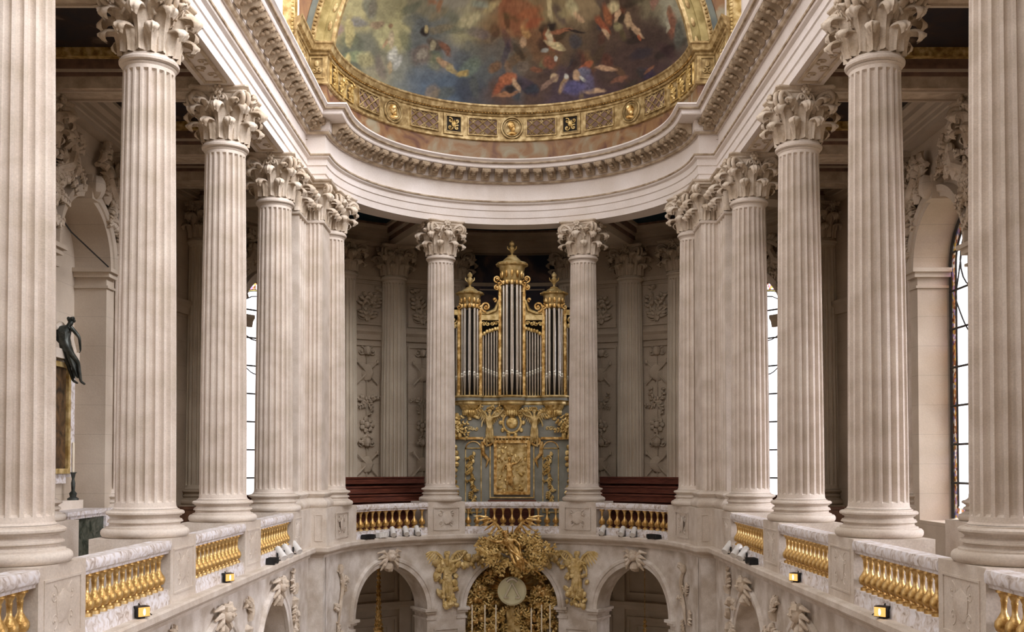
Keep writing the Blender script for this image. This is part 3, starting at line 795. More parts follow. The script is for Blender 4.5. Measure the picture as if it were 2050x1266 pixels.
for s in (-1, 1):
    mb = MB(); rnd = random.Random(s + 5)
    for c in (70, 76.5, 83):
        frame_mould(mb, mF, kF, s * c, .24, 10.56, 11.18, .025, .05)
        leafspray(mb, mF, kF, s * c, 10.62, PI / 2, .48, .16, -.02, 5, .05, rnd)
    fobj('upright_panel', mb, 'goldrelief')
    mb = MB(); P = lambda u, off, z: (u, 28.0 + off, z)
    frame_mould(mb, P, 1, s * 5.35, .2, 10.58, 11.18, .04, .05)
    for q in (-1, 1): scroll(mb, P, 1, s * 5.35 + q * .07, 10.8, .09, 1.1, PI / 2, q, .025, -.04)
    mb.blob((s * 5.35, 27.93, 10.98), (.07, .05, .09), 8)
    P2 = lambda u, off, z: (s * (5.60 + off), u, z)
    frame_mould(mb, P2, 1, 27.1, .55, 10.58, 11.18, .04, .05)
    leafspray(mb, P2, 1, 26.7, 10.85, 0, .8, .2, -.02, 6, .05, rnd)
    fobj('corner_panel', mb, 'friezegold')

# ------------------------------------------------------------------ painted half dome
DZ, DR = 10.9, 4.98
def dome_pt(az, el): # az deg from +Y towards +X, el deg
    a, b = math.radians(az), math.radians(el)
    return Vector((DR * math.cos(b) * math.sin(a), 28.0 + DR * math.cos(b) * math.cos(a), DZ + DR * math.sin(b)))
th_ = math.radians(1.375)
# broad colour fields (x, y, radius, colour)
fields = [(670, 60, 40, (.34, .29, .14)), (700, 110, 30, (.13, .14, .10)), (720, 30, 30, (.46, .41, .20)), (740, 90, 30, (.22, .22, .16)), (775, 20, 30, (.40, .37, .20)), (800, 60, 26, (.58, .54, .27)),
          (850, 20, 30, (.32, .30, .20)), (850, 80, 34, (.20, .22, .21)), (880, 60, 26, (.26, .28, .25)), (700, 160, 30, (.24, .23, .13)), (760, 140, 30, (.34, .31, .20)), (810, 140, 30, (.30, .31, .25)),
          (850, 150, 30, (.17, .21, .25)), (900, 170, 34, (.13, .18, .24)), (940, 180, 24, (.07, .08, .11)), (900, 120, 30, (.24, .25, .25)), (930, 70, 30, (.45, .42, .24)), (960, 30, 30, (.52, .48, .30)),
          (900, 15, 26, (.40, .38, .30)), (1000, 60, 30, (.34, .22, .10)), (1000, 120, 34, (.20, .18, .15)), (960, 140, 30, (.15, .17, .17)), (1040, 40, 30, (.40, .16, .07)), (1080, 90, 34, (.24, .13, .06)),
          (1100, 20, 30, (.36, .28, .14)), (1150, 15, 30, (.40, .30, .16)), (1150, 70, 34, (.17, .12, .07)), (1200, 110, 44, (.11, .07, .05)), (1250, 60, 34, (.14, .09, .06)), (1260, 140, 44, (.10, .06, .05)),
          (1320, 90, 40, (.10, .065, .05)), (1300, 20, 26, (.26, .22, .13)), (1345, 20, 24, (.42, .40, .28)), (1370, 60, 26, (.27, .25, .18)), (1340, 150, 34, (.10, .06, .06)), (1040, 130, 30, (.20, .16, .10)),
          (1020, 160, 24, (.14, .15, .17)), (1080, 160, 30, (.13, .08, .06)), (1150, 180, 34, (.12, .08, .10)), (1220, 185, 30, (.12, .07, .08)), (1380, 110, 30, (.14, .10, .08)), (1000, 190, 24, (.16, .09, .06)), (970, 195, 20, (.12, .12, .13))]
strokes = []   # x, y, half length, half width, angle deg, colour
rnd = random.Random(12)
def st(x, y, a, b, ang, c): strokes.append((x, y, a * 1.2, b * 1.3, ang, c))
fl, rd, yl, bl, wh, dk = (.62, .42, .24), (.42, .13, .05), (.66, .56, .30), (.10, .14, .28), (.60, .60, .52), (.05, .035, .03)
for x, y, a, b, ang, c in [
    (782, 78, 15, 5, 88, (.60, .50, .32)), (786, 108, 15, 8, 75, wh), (796, 125, 14, 6, 60, (.52, .52, .46)), (781, 52, 6, 4, 90, (.35, .22, .12)), (771, 88, 10, 2.5, 70, fl), (780, 136, 12, 3, 90, (.45, .35, .2)),
    (756, 50, 14, 7, 20, (.36, .26, .16)), (730, 120, 16, 13, 0, (.38, .34, .17)), (700, 60, 8, 26, 0, (.45, .38, .16)), (698, 120, 5, 12, 0, (.55, .45, .18)),
    (850, 64, 8, 8, 0, dk), (853, 60, 4, 6, 0, (.6, .5, .25)), (872, 88, 16, 9, -40, (.14, .11, .08)), (868, 90, 5, 9, -20, (.45, .40, .25)), (890, 95, 16, 5, -55, (.30, .14, .08)), (840, 112, 18, 16, -30, (.24, .20, .17)), (845, 108, 8, 10, -30, (.40, .36, .28)),
    (885, 125, 13, 5, -35, (.50, .33, .18)), (905, 138, 12, 5, -35, (.50, .40, .18)), (925, 148, 10, 6, 10, (.52, .38, .12)), (990, 135, 12, 8, 30, (.28, .16, .08)), 
    (1003, 170, 24, 8, 55, rd), (1018, 157, 16, 9, 20, (.52, .18, .07)), (1034, 172, 14, 5, -60, fl), (1012, 190, 22, 4, 10, (.45, .22, .10)), (1022, 178, 9, 6, 0, dk),
    (1052, 62, 8, 14, 20, (.55, .33, .12)), (1068, 45, 20, 9, 30, rd), (1048, 84, 6, 8, 0, fl), (1100, 80, 8, 18, 30, (.38, .14, .06)), (1112, 91, 20, 5, -25, yl), (1100, 72, 5, 12, 10, (.66, .56, .34)), (1103, 50, 9, 7, 0, dk), (1122, 62, 20, 4, 5, (.40, .17, .08)), (1150, 63, 18, 2, -8, dk),
    (1100, 15, 5, 22, 5, yl), (1145, 15, 10, 16, 20, (.60, .54, .30)), (1160, 35, 12, 5, -40, fl), (1130, 25, 14, 8, 10, (.48, .40, .20)), (1060, 25, 22, 10, 15, (.45, .16, .06)), (1040, 10, 22, 8, 0, (.42, .18, .08)),
    (1228, 15, 10, 14, -30, yl), (1236, 32, 4, 12, -20, fl), (1215, 30, 8, 18, 10, (.42, .16, .06)), (1206, 50, 22, 5, -50, rd), (1212, 66, 12, 4, -55, fl), (1257, 42, 6, 14, 5, (.56, .40, .22)), (1272, 60, 20, 4, -45, fl), (1280, 76, 7, 3, -80, rd), (1236, 54, 8, 8, 0, (.32, .28, .14)),
    (1340, 25, 5, 10, 0, (.34, .18, .10)), (1345, 50, 8, 22, 0, (.28, .12, .07)), (1336, 50, 3, 12, 0, (.45, .42, .30)), (1358, 70, 8, 24, 0, (.14, .14, .11)),
    (1175, 130, 14, 5, 30, rd), (1170, 145, 10, 9, 20, (.20, .20, .28)), (1155, 152, 6, 9, 0, fl), (1213, 139, 20, 4.5, -8, (.56, .35, .20)), (1168, 160, 9, 3, -30, wh), (1190, 182, 20, 4, 3, fl), (1110, 155, 6, 8, 0, (.60, .45, .26)), (1100, 165, 20, 4, 40, (.34, .22, .16)), (1128, 168, 16, 5, 65, (.52, .34, .16)), (1133, 153, 4, 5, 0, wh),
    (1150, 175, 22, 12, 0, (.13, .12, .26)), (1180, 165, 10, 16, 10, (.14, .12, .20)), (1100, 125, 14, 10, 0, (.32, .12, .06)), (1115, 118, 3, 5, 0, wh), (1090, 100, 8, 5, 0, (.4, .4, .35)), (1075, 140, 10, 5, 0, (.28, .12, .06)), (1065, 180, 12, 8, 0, (.05, .06, .08)), (1240, 160, 18, 4, 20, (.26, .12, .07)), (1300, 140, 12, 3, 40, (.24, .11, .06)),
    (940, 40, 24, 10, 30, (.60, .55, .32)), (985, 12, 20, 6, 40, (.55, .45, .22)), (880, 10, 12, 5, 80, (.44, .24, .12)), (866, 5, 8, 5, 0, (.40, .2, .1)), (960, 8, 16, 6, -10, (.34, .38, .30)), (1290, 170, 16, 3, 20, (.24, .12, .10))]:
    st(x, y, a, b, ang, c)
for k in range(60):
    x = rnd.uniform(940, 1370); y = rnd.uniform(0, 195)
    c = rnd.choice([fl, rd, (.24, .12, .07), (.20, .12, .12), (.34, .22, .10), (.10, .10, .16), dk, dk, (.14, .09, .07)])
    st(x, y, rnd.uniform(9, 24), rnd.uniform(4, 10), rnd.uniform(0, 180), tuple(v * rnd.uniform(.35, .7) for v in c))
for k in range(30):
    x = rnd.uniform(665, 960); y = rnd.uniform(0, 190)
    c = rnd.choice([(.4, .36, .18), (.2, .2, .14), (.3, .28, .2), (.16, .2, .24), (.35, .3, .24)])
    st(x, y, rnd.uniform(12, 26), rnd.uniform(6, 14), rnd.uniform(0, 180), tuple(v * rnd.uniform(.6, 1.0) for v in c))
import numpy as np
NA, NE = 620, 250
az = np.linspace(-90, 90, NA + 1); el = np.concatenate([np.linspace(7.2, 34, 200), np.linspace(34, 90, 51)[1:]])
NE = len(el) - 1
A, E_ = np.meshgrid(np.radians(az), np.radians(el))
PX = DR * np.cos(E_) * np.sin(A); PY = 28.0 + DR * np.cos(E_) * np.cos(A); PZ = DZ + DR * np.sin(E_)
# painting coordinates: the same unwrapping of the half dome that the sketch above was drawn in
cth, sth = math.cos(th_), math.sin(th_)
fw = PY * cth + PZ * sth; up = -PY * sth + PZ * cth
U = 1025 + F * PX / fw; V = 880.6 - F * up / fw
def vnoise(x, y, s, seed):
    r = np.random.RandomState(seed); g = r.rand(256, 256)
    x = np.asarray(x) / s; y = np.asarray(y) / s; xi = np.floor(x).astype(int); yi = np.floor(y).astype(int); fx = x - xi; fy = y - yi
    fx = fx * fx * (3 - 2 * fx); fy = fy * fy * (3 - 2 * fy)
    q = lambda i, j: g[(yi + j) % 256, (xi + i) % 256]
    return (q(0, 0) * (1 - fx) + q(1, 0) * fx) * (1 - fy) + (q(0, 1) * (1 - fx) + q(1, 1) * fx) * fy - .5
wx = U + 34 * vnoise(U, V, 42, 1) + 16 * vnoise(U, V, 17, 2) + 7 * vnoise(U, V, 7, 3)
wy = V + 34 * vnoise(U, V, 42, 4) + 16 * vnoise(U, V, 17, 5) + 7 * vnoise(U, V, 7, 6)
num = np.zeros(U.shape + (3,)); den = np.full(U.shape, 1e-9)
for x, y, r, c in fields:
    w = np.exp(-((wx - x) ** 2 + (wy - y) ** 2) / (2 * (r * .62) ** 2)) + 1e-6 / (1 + ((wx - x) ** 2 + (wy - y) ** 2) / 1e4)
    num += w[..., None] * np.array(c); den += w
C = num / den[..., None]
sxx = U + 6 * vnoise(U, V, 14, 7) + 2 * vnoise(U, V, 5, 8); syy = V + 6 * vnoise(U, V, 14, 9) + 2 * vnoise(U, V, 5, 10)
for si, (x, y, a, b, ang, c) in enumerate(strokes[-90:] + strokes[:-90]):
    t = math.radians(-ang); dx = sxx - x; dy = syy - y
    p = (dx * math.cos(t) + dy * math.sin(t)) / a; q = (-dx * math.sin(t) + dy * math.cos(t)) / b
    w = np.clip(1.45 - 1.15 * (p * p + q * q), 0, 1) * (.55 if si < 90 else .93)
    C = C * (1 - w[..., None]) + w[..., None] * np.array(c) * (1 + .5 * vnoise(U, V, 4, 11))[..., None]
C *= (1 + .28 * vnoise(U, V, 9, 12) + .22 * vnoise(U, V, 3, 13))[..., None]
G_ = C.mean(-1, keepdims=True); C = np.clip((G_ + (C - G_) * .86) ** 1.12 * .88, .006, .9)
n1, m1 = PX.shape
verts = np.stack([PX - 0, PY - 28.0, PZ - 11.5], -1).reshape(-1, 3)
idx = np.arange(n1 * m1).reshape(n1, m1)
faces = np.stack([idx[:-1, :-1], idx[:-1, 1:], idx[1:, 1:], idx[1:, :-1]], -1).reshape(-1, 4)
me = bpy.data.meshes.new('dome_painting')
me.vertices.add(len(verts)); me.vertices.foreach_set('co', verts.ravel())
me.loops.add(faces.size); me.loops.foreach_set('vertex_index', faces.ravel().astype(np.int32))
me.polygons.add(len(faces)); me.polygons.foreach_set('loop_start', np.arange(0, faces.size, 4, dtype=np.int32)); me.polygons.foreach_set('loop_total', np.full(len(faces), 4, dtype=np.int32))
me.update(calc_edges=True)
ca = me.color_attributes.new('fresco', 'FLOAT_COLOR', 'POINT')
ca.data.foreach_set('color', np.concatenate([C.reshape(-1, 3), np.ones((n1 * m1, 1))], 1).ravel())
for p in me.polygons: p.use_smooth = True
m, n, L, p = new_mat('painted fresco'); p.inputs['Roughness'].default_value = .65; p.inputs['Specular IOR Level'].default_value = .2
at = n.new('ShaderNodeAttribute'); at.attribute_name = 'fresco'; L.new(at.outputs['Color'], p.inputs['Base Color'])
me.materials.append(m)
dome = thing('dome_painting', 'vast fresco of dark swirling clouds and loose figures filling the half dome', 'painting', (0, 28.0, 11.5))
o = bpy.data.objects.new('fresco', me); COL.objects.link(o); o.parent = dome

# front arch of the half dome: stepped gilded rings
ar = thing('painted_arch', 'gilded arch ring of ornamented bands framing the painted half dome', 'arch', (0, 28.0, DZ))
def ring(name, mat, r0, r1, y0, y1, N=90):
    mb = MB(); rows = []
    for i in range(N + 1):
        a = math.radians(7.4) + (PI - 2 * math.radians(7.4)) * i / N
        rows.append([(r * math.cos(a), y, r * math.sin(a)) for r, y in ((r0, y0), (r1, y0), (r1, y1), (r0, y1))])
    mb.grid(rows, wrap_u=True); return obj(name, mb, mat, ar)
ring('inner_border', 'friezegold', 4.90, 5.0, -.10, .1)
ring('ornament_band', 'olivegold', 5.0, 5.22, -.06, .15)
ring('plain_band', 'olivegold', 5.22, 5.42, -.14, .15)
ring('bead_band', 'friezegold', 5.42, 5.56, -.22, .15)
ring('blue_band', 'bluestrip', 5.56, 5.74, -.16, .15)
ring('ochre_band', 'ochremarble', 5.74, 6.35, -.24, .15)
ring('outer_rib', 'goldmatt', 6.35, 6.6, -.35, .15)
mb = MB()
for k in range(140):
    a = math.radians(8) + (PI - 2 * math.radians(8)) * k / 139
    mb.blob((5.49 * math.cos(a), -.24, 5.49 * math.sin(a)), .05, 6)
    if k % 5 == 0:
        R = Matrix.Rotation(-a, 3, 'Y'); mb.blob((5.11 * math.cos(a), -.07, 5.11 * math.sin(a)), (.06, .03, .14), 8, R)
obj('bead_row', mb, 'friezegold', ar)

# ------------------------------------------------------------------ Corinthian capital
def leaf(mb, base, nrm, z0, H, Wd, lean, curl, NS=10, NT=18):
    """acanthus leaf rising from base along the bell, curling out along nrm"""
    nrm = Vector((nrm[0], nrm[1], 0)).normalized(); tg = Vector((-nrm.y, nrm.x, 0)); base = Vector((base[0], base[1], 0))
    rows_f, rows_b = [], []
    L0 = H - curl
    for i in range(NT + 1):
        t = i / NT
        if t < .62:
            q = t / .62; o = .03 + lean * q ** 2; z = z0 + L0 * q; b = 0
        else:
            q = (t - .62) / .38; b = q * PI * 1.3
            o = .03 + lean + curl * (1 - math.cos(b)) ; z = z0 + L0 + curl * math.sin(b) * .95
        w = Wd * .5 * (.62 + .50 * min(1, t / .55) ** 1.2)
        if t > .62: w *= math.sqrt(max(.04, 1 - ((t - .62) / .40) ** 2.6))
        w *= (1 - .16 * abs(math.sin(t * PI * 3.5)))
        nf = (math.sin(b), math.cos(b)) if t >= .62 else (1, 0)
        rf, rb = [], []
        for k in range(NS + 1):
            s_ = -1 + 2 * k / NS
            rib = .013 * math.cos(s_ * PI * 3) + .04 * (1 - abs(s_))
            sag = -.20 * Wd * s_ * s_ * (1 if t < .62 else 1 - .6 * (t - .62) / .38)
            d = o + sag + rib
            p = base + nrm * d + tg * (w * s_); p.z = z + (-.10 * Wd * s_ * s_ if t > .62 else -.05 * Wd * abs(s_))
            rf.append(p)
            p2 = base + nrm * (d - .045 * (1 if t < .62 else math.cos(b) * .9 + .1)) + tg * (w * s_ * .97); p2.z = p.z - (.045 * math.sin(b) if t > .62 else 0) * .8
            rb.append(p2)
        rows_f.append(rf + rb[::-1])
    b0 = mb.grid(rows_f, wrap_u=True); m = 2 * (NS + 1)
    t = b0 + NT * m; mb.f.append(tuple(t + k for k in range(m)))
def volute(mb, p0, corner_dir, reach, z0, z1, r=.115, th=.05, offs=0.0):
    """ribbon rising from p0 and curling under the abacus corner"""
    c = Vector((corner_dir[0], corner_dir[1], 0)).normalized(); sd = Vector((-c.y, c.x, 0)) * offs
    cen = c * (reach - r) + sd; zc = z1 - r
    pts = []
    top = Vector((cen.x - c.x * 0, cen.y - c.y * 0, z1))
    P0 = Vector((p0[0], p0[1], z0))
    ctrl = Vector((P0.x * .92 + c.x * .08, P0.y * .92 + c.y * .08, z1 - .02))
    for i in range(7):
        t = i / 7; pts.append(P0 * (1 - t) ** 2 + ctrl * 2 * t * (1 - t) + top * t * t)
    for i in range(22):
        a = PI / 2 - i / 21 * PI * 3.1; rr = r * (1 - .72 * i / 21)
        pts.append(Vector((cen.x + c.x * rr * math.cos(a), cen.y + c.y * rr * math.cos(a), zc + rr * math.sin(a))))
    rad = [th * (.6 + .4 * min(1, i / 6)) * (1 - .5 * max(0, (i - 8) / 20)) for i in range(len(pts))]
    mb.tube(pts, rad, 6, 1.0)
    e_ = pts[-1]; mb.blob(e_, th * .9, 6)
def flower(mb, c, nrm, r):
    nrm = Vector((nrm[0], nrm[1], 0)).normalized(); tg = Vector((-nrm.y, nrm.x, 0)); c = Vector(c)
    for k in range(6):
        a = 2 * PI * k / 6; mb.blob(c + tg * math.cos(a) * r * .6 + Vector((0, 0, math.sin(a) * r * .6)), r * .42, 6)
    mb.blob(c + nrm * r * .3, r * .4, 6)

def capital_round():
    mb = MB()
    R = .415
    mb.lathe([(R, 0), (R, .45), (R + .03, .72), (R + .10, .86), (R + .13, .92)], 32)
    for k in range(8):
        a = 2 * PI * (k + .5) / 8; n_ = (math.cos(a), math.sin(a)); leaf(mb, (n_[0] * R, n_[1] * R), n_, .0, .42, .25, .05, .115)
    for k in range(8):
        a = 2 * PI * k / 8; n_ = (math.cos(a), math.sin(a)); leaf(mb, (n_[0] * (R + .0), n_[1] * (R + .0)), n_, .02, .70, .27, .09, .135)
    for k in range(4):
        a = PI / 4 + k * PI / 2; c = (math.cos(a), math.sin(a))
        for s in (-1, 1):
            b = a + s * .40; leaf(mb, (math.cos(b) * R, math.sin(b) * R), (math.cos(a + s * .12), math.sin(a + s * .12)), .46, .34, .20, .22, .07, 6, 12)
            volute(mb, (math.cos(b) * (R + .05), math.sin(b) * (R + .05)), c, .84, .50, .925, .145, .052, s * .06)
    for k in range(4):
        a = k * PI / 2; n_ = (math.cos(a), math.sin(a)); t_ = (-n_[1], n_[0])
        for s in (-1, 1):
            pts = []
            for i in range(18):
                q = i / 17
                if q < .45:
                    u = s * (.27 - .12 * q / .45); z = .55 + .28 * q / .45
                else:
                    b = (q - .45) / .55; aa = PI * (.0) + b * PI * 2.4; rr = .075 * (1 - .7 * b); u = s * (.15 - .075 + rr * math.cos(aa)); z = .80 + rr * math.sin(aa) + .03
                d = R + .10 + .04 * q; pts.append((n_[0] * d + t_[0] * u, n_[1] * d + t_[1] * u, z))
            mb.tube(pts, .028, 5)
        flower(mb, (n_[0] * .60, n_[1] * .60, .97), n_, .11)
        mb.tube([(n_[0] * (R + .1), n_[1] * (R + .1), .6), (n_[0] * .56, n_[1] * .56, .9)], .02, 5)
    return mb
def abacus_round():
    mb = MB()
    def outline(cn, md):
        pts = []
        for k in range(4):
            a = -PI / 4 + k * PI / 2
            p0 = Vector((math.cos(a), math.sin(a))) * cn; p1 = Vector((math.cos(a + PI / 2), math.sin(a + PI / 2))) * cn
            n_ = (p0 + p1).normalized(); t_ = (p1 - p0).normalized()
            p0b = p0 + t_ * .06; p1b = p1 - t_ * .06; base = n_.dot(p0)
            for i in range(9):
                t = i / 8; q = p0b.lerp(p1b, t); q = q - n_ * (base - md) * math.sin(PI * t); pts.append(q)
        return pts
    rows = []
    for cn, md_, z in ((.74, .44, .90), (.76, .46, .935), (.80, .50, .95), (.80, .50, .985), (.84, .53, 1.0), (.87, .56, 1.03), (.87, .56, 1.06)):
        rows.append([(p.x, p.y, z) for p in outline(cn, md_)])
    b = mb.grid(rows, wrap_u=True); n_ = len(rows[0])
    mb.f.append(tuple(b + k for k in reversed(range(n_)))); t = b + (len(rows) - 1) * n_; mb.f.append(tuple(t + k for k in range(n_)))
    return mb
def shaft_mb():
    mb = MB(); z0, z1 = Z_SHB, Z_AST - .10; H = z1 - z0; NF = 20; S = 10
    zs = [0, .03, .10, .13, .18, .25] + [.25 + (H - .5) * i / 8 for i in range(1, 9)] + [H - .18, H - .13, H - .10, H - .04, H]
    rows = []
    for z in zs:
        t = z / H; r = .475 - .065 * t ** 1.6
        fade = 0
        zz = min(z, H - z)
        fade = 0 if zz < .10 else min(1, math.sqrt(max(0, 1 - (1 - min(1, (zz - .10) / .09)) ** 2)))
        if zz < .04: r += .03 * (1 - zz / .04)
        row = []
        for k in range(NF * S):
            q = (k % S) / S
            g = 0 if q < .30 else math.sin(PI * (q - .30) / .70)
            rr = r - .078 * fade * math.sqrt(max(0, g)) * (r / .475)
            a = 2 * PI * k / (NF * S); row.append((rr * math.cos(a), rr * math.sin(a), z0 + z - Z_SHB))
        rows.append(row)
    mb.grid(rows, wrap_u=True)
    mb.lathe([(.41, H - .002), (.44, H + .01), (.475, H + .04), (.48, H + .075), (.46, H + .11), (.43, H + .12), (.43, H + .15), (.41, H + .16)], 48)
    return mb
BASEP = [(.64, 0), (.665, .015), (.685, .045), (.69, .08), (.68, .115), (.655, .14), (.625, .148), (.61, .148), (.61, .17), (.575, .178), (.55, .20), (.548, .225), (.575, .24), (.59, .243), (.59, .262), (.575, .268), (.575, .285), (.545, .295), (.53, .315), (.54, .335), (.57, .345), (.57, .36), (.595, .363), (.612, .38), (.612, .405), (.59, .425), (.555, .432), (.53, .432), (.53, .45), (.475, .46)]
def base_mb():
    mb = MB(); mb.lathe(BASEP, 56); return mb
ME_SHAFT = shaft_mb().mesh('shaft', 28); ME_SHAFT.materials.append(M['shaft'])
ME_BASE = base_mb().mesh('base', 40); ME_BASE.materials.append(M['dado'])
ME_CAP = capital_round().mesh('capital', 75); ME_CAP.materials.append(M['carved'])
ME_ABA = abacus_round().mesh('abacus', 30); ME_ABA.materials.append(M['carved'])
DARKMESH = {}
def column(x, y, rz, label, group=None, dark=False, name='fluted_column'):
    t = thing(name, label, 'column', (x, y, Z_PED), rz, group, 'thing')
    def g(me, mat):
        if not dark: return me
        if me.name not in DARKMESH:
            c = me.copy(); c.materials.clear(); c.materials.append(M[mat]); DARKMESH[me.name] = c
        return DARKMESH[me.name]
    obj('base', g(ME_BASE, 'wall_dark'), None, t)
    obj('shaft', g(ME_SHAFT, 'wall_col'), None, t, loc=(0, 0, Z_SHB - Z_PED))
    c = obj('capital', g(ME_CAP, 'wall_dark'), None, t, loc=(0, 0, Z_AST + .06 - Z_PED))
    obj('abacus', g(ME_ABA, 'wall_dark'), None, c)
    return t
M['wall_col'] = pbr('shade-darkened column stone', (0.54, 0.46, 0.35), (0.66, 0.58, 0.46), 1.0, 0.8, 0, 0.15, 25, fine=0.08)  # darker copy of the column stone, passage shade put into its colour
ordn = ['nearest the camera', 'second from the camera', 'third from the camera', 'fourth from the camera, before the corner pier']
for s, sd in ((-1, 'left'), (1, 'right')):
    column(s * 6, 7.83, 0, 'pale fluted column outside the frame on the %s arcade' % sd) if False else None
    for i, y in enumerate(COLY):
        column(s * 6, y, 0, 'tall pale fluted column of the %s colonnade, %s' % (sd, ordn[i]), 'colonnade columns')
    column(s * 5.5 * math.sin(math.radians(73)), YC + 5.5 * math.cos(math.radians(73)), -s * math.radians(73), 'fluted apse column standing against the %s corner pier' % sd, 'apse columns')
    column(s * 5.5 * math.sin(math.radians(24.6)), YC + 5.5 * math.cos(math.radians(24.6)), -s * math.radians(24.6), 'free-standing fluted column directly %s of the organ' % sd, 'apse columns')
    for y, w in ((12.35, 'by the first aisle bay'), (16.87, 'between the first and second aisle windows'), (21.39, 'between the second and third aisle arches'), (25.91, 'beyond the last aisle arch')):
        column(s * 10.0, y, 0, 'fluted wall column on the %s aisle wall, %s' % (sd, w), 'aisle wall columns', name='wall_column')
    for a, w in ((12.6, 'behind the organ case'), (26, 'above the benches, closer to the organ'), (37.3, 'above the benches, farther from the organ'), (74, 'at the start of the curved passage')):
        x, y = pol(9.62, s * a)
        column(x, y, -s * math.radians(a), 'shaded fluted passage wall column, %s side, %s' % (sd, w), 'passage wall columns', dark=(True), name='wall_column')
# ------------------------------------------------------------------ fluted corner piers
def fluted_line(p0, p1, n, margin, depth=.035):
    """plan points from p0 to p1 with n concave flutes cut to the left of travel"""
    p0, p1 = Vector(p0), Vector(p1); d = p1 - p0; L = d.length; d.normalize(); nl = Vector((-d.y, d.x))
    pts = [p0]; w = (L - 2 * margin) / n; g = w * .26
    for k in range(n):
        a = margin + k * w + g / 2; b = margin + (k + 1) * w - g / 2
        for i in range(9):
            t = i / 8; pts.append(p0 + d * (a + (b - a) * t) + nl * depth * (math.sin(PI * t) ** .5))
    pts.append(p1); return pts
PIER = [(6.4, 29.6), (6.4, 26.95), (5.62, 26.95)]          # right-hand pier, clockwise seen from above
seg1 = fluted_line((5.62, 26.95), (5.62, 28.0), 3, .10)
seg2 = fluted_line((5.62, 28.0), (5.18, 28.0), 3, .05)
seg3 = [Vector((5.18, 28.0)), Vector((5.20, 29.3)), Vector((5.20, 29.6))]
def mirror(pts, s): return [(s * p[0], p[1]) for p in pts]
for s, sd in ((-1, 'left'), (1, 'right')):
    e = thing('corner_pier', 'fluted corner pier where the %s colonnade meets the curved apse' % sd, 'pier', (s * 5.8, 28.2, Z_PED), kind='thing')
    L_ = Vector(e.location)
    def put(name, mb, mat, par=e, sm=30):
        mb.v = [tuple(Vector(v) - L_) for v in mb.v]; return obj(name, mb, mat, par, sm)
    # flutes must cut inwards: travel down the nave side then along the step has the pier on the left
    poly = [(6.4, 29.6), (6.4, 26.95)] + [tuple(p) for p in fluted_line((5.62, 26.95), (5.62, 28.0), 3, .10, -.035)][:-1] + [tuple(p) for p in fluted_line((5.62, 28.0), (5.18, 28.0), 3, .05, .035)] + [(5.20, 29.6)]
    mb = MB(); mb.prism(mirror(poly, s), Z_SHB, Z_AST); put('shaft', mb, 'shaft', sm=28)
    path = [(6.4, 26.95), (5.62, 26.95), (5.62, 28.0), (5.18, 28.0), (5.20, 29.6)]
    mp_ = mirror(path, s); side = -s
    # base mouldings round the pier
    prof = [(-.3, Z_PED), (.14, Z_PED), (.17, Z_PED + .04), (.19, Z_PED + .09), (.17, Z_PED + .16), (.13, Z_PED + .20), (.10, Z_PED + .23), (.06, Z_PED + .27), (.08, Z_PED + .31), (.12, Z_PED + .34), (.13, Z_PED + .38), (.09, Z_PED + .42), (.04, Z_PED + .44), (0, Z_PED + .47), (-.3, Z_PED + .47)]
    mb = MB(); mb.sweep(mp_, prof, side); put('base', mb, 'dado', sm=40)
    prof = [(-.05, Z_AST - .06), (.02, Z_AST - .05), (.05, Z_AST - .02), (.05, Z_AST + .03), (.02, Z_AST + .06), (-.05, Z_AST + .06)]
    mb = MB(); mb.sweep(mp_, prof, side); put('necking', mb, 'shaft', sm=40)
    mb = MB(); z0 = Z_AST + .05
    mb.prism(mirror([(6.38, 29.6), (6.38, 26.97), (5.64, 26.97), (5.64, 28.02), (5.20, 28.02), (5.22, 29.6)], s), z0 - .03, Z_SOF - .16)
    def put_leaves(p, n_, rows_):
        for (dz, H, Wd, ln, cu) in rows_: leaf(mb, (s * p[0], p[1]), (s * n_[0], n_[1]), z0 + dz, H, Wd, ln, cu)
    r1 = (0, .42, .25, .05, .115); r2 = (.02, .70, .27, .09, .135)
    for y in (27.12, 27.45, 27.78): put_leaves((5.64, y), (-1, 0), [r1])
    for y in (26.95, 27.28, 27.62, 28.0): put_leaves((5.64, y), (-1, -.0), [r2])
    for x in (5.52, 5.28): put_leaves((x, 28.02), (0, -1), [r1])
    put_leaves((5.40, 28.02), (0, -1), [r2]); put_leaves((5.18, 28.02), (-.7, -.7), [r2]); put_leaves((5.64, 28.0), (-.7, -.7), [r2])
    for y in (28.3, 28.65, 29.0): put_leaves((5.21, y), (-1, 0), [r1])
    for y in (28.48, 28.83, 29.2): put_leaves((5.21, y), (-1, 0), [r2])
    for (px_, py_) in ((5.20, 28.02), (5.64, 26.97)):
        for q in (-1, 1):
            sub = MB(); volute(sub, (-.0, .06 * q), (-.7, -.7), .36, .50, .925, .11, .05, q * .05)
            mb.add([(s * (px_ + v[0]), py_ + v[1], z0 + v[2]) for v in sub.v], sub.f)
    put('capital', mb, 'carved', sm=75)
    mb = MB(); mb.sweep(mp_, [(-.2, Z_SOF - .17), (.10, Z_SOF - .17), (.12, Z_SOF - .13), (.20, Z_SOF - .11), (.20, Z_SOF - .07), (.26, Z_SOF - .04), (.28, Z_SOF), (-.2, Z_SOF)], side); put('abacus', mb, 'carved', sm=30)

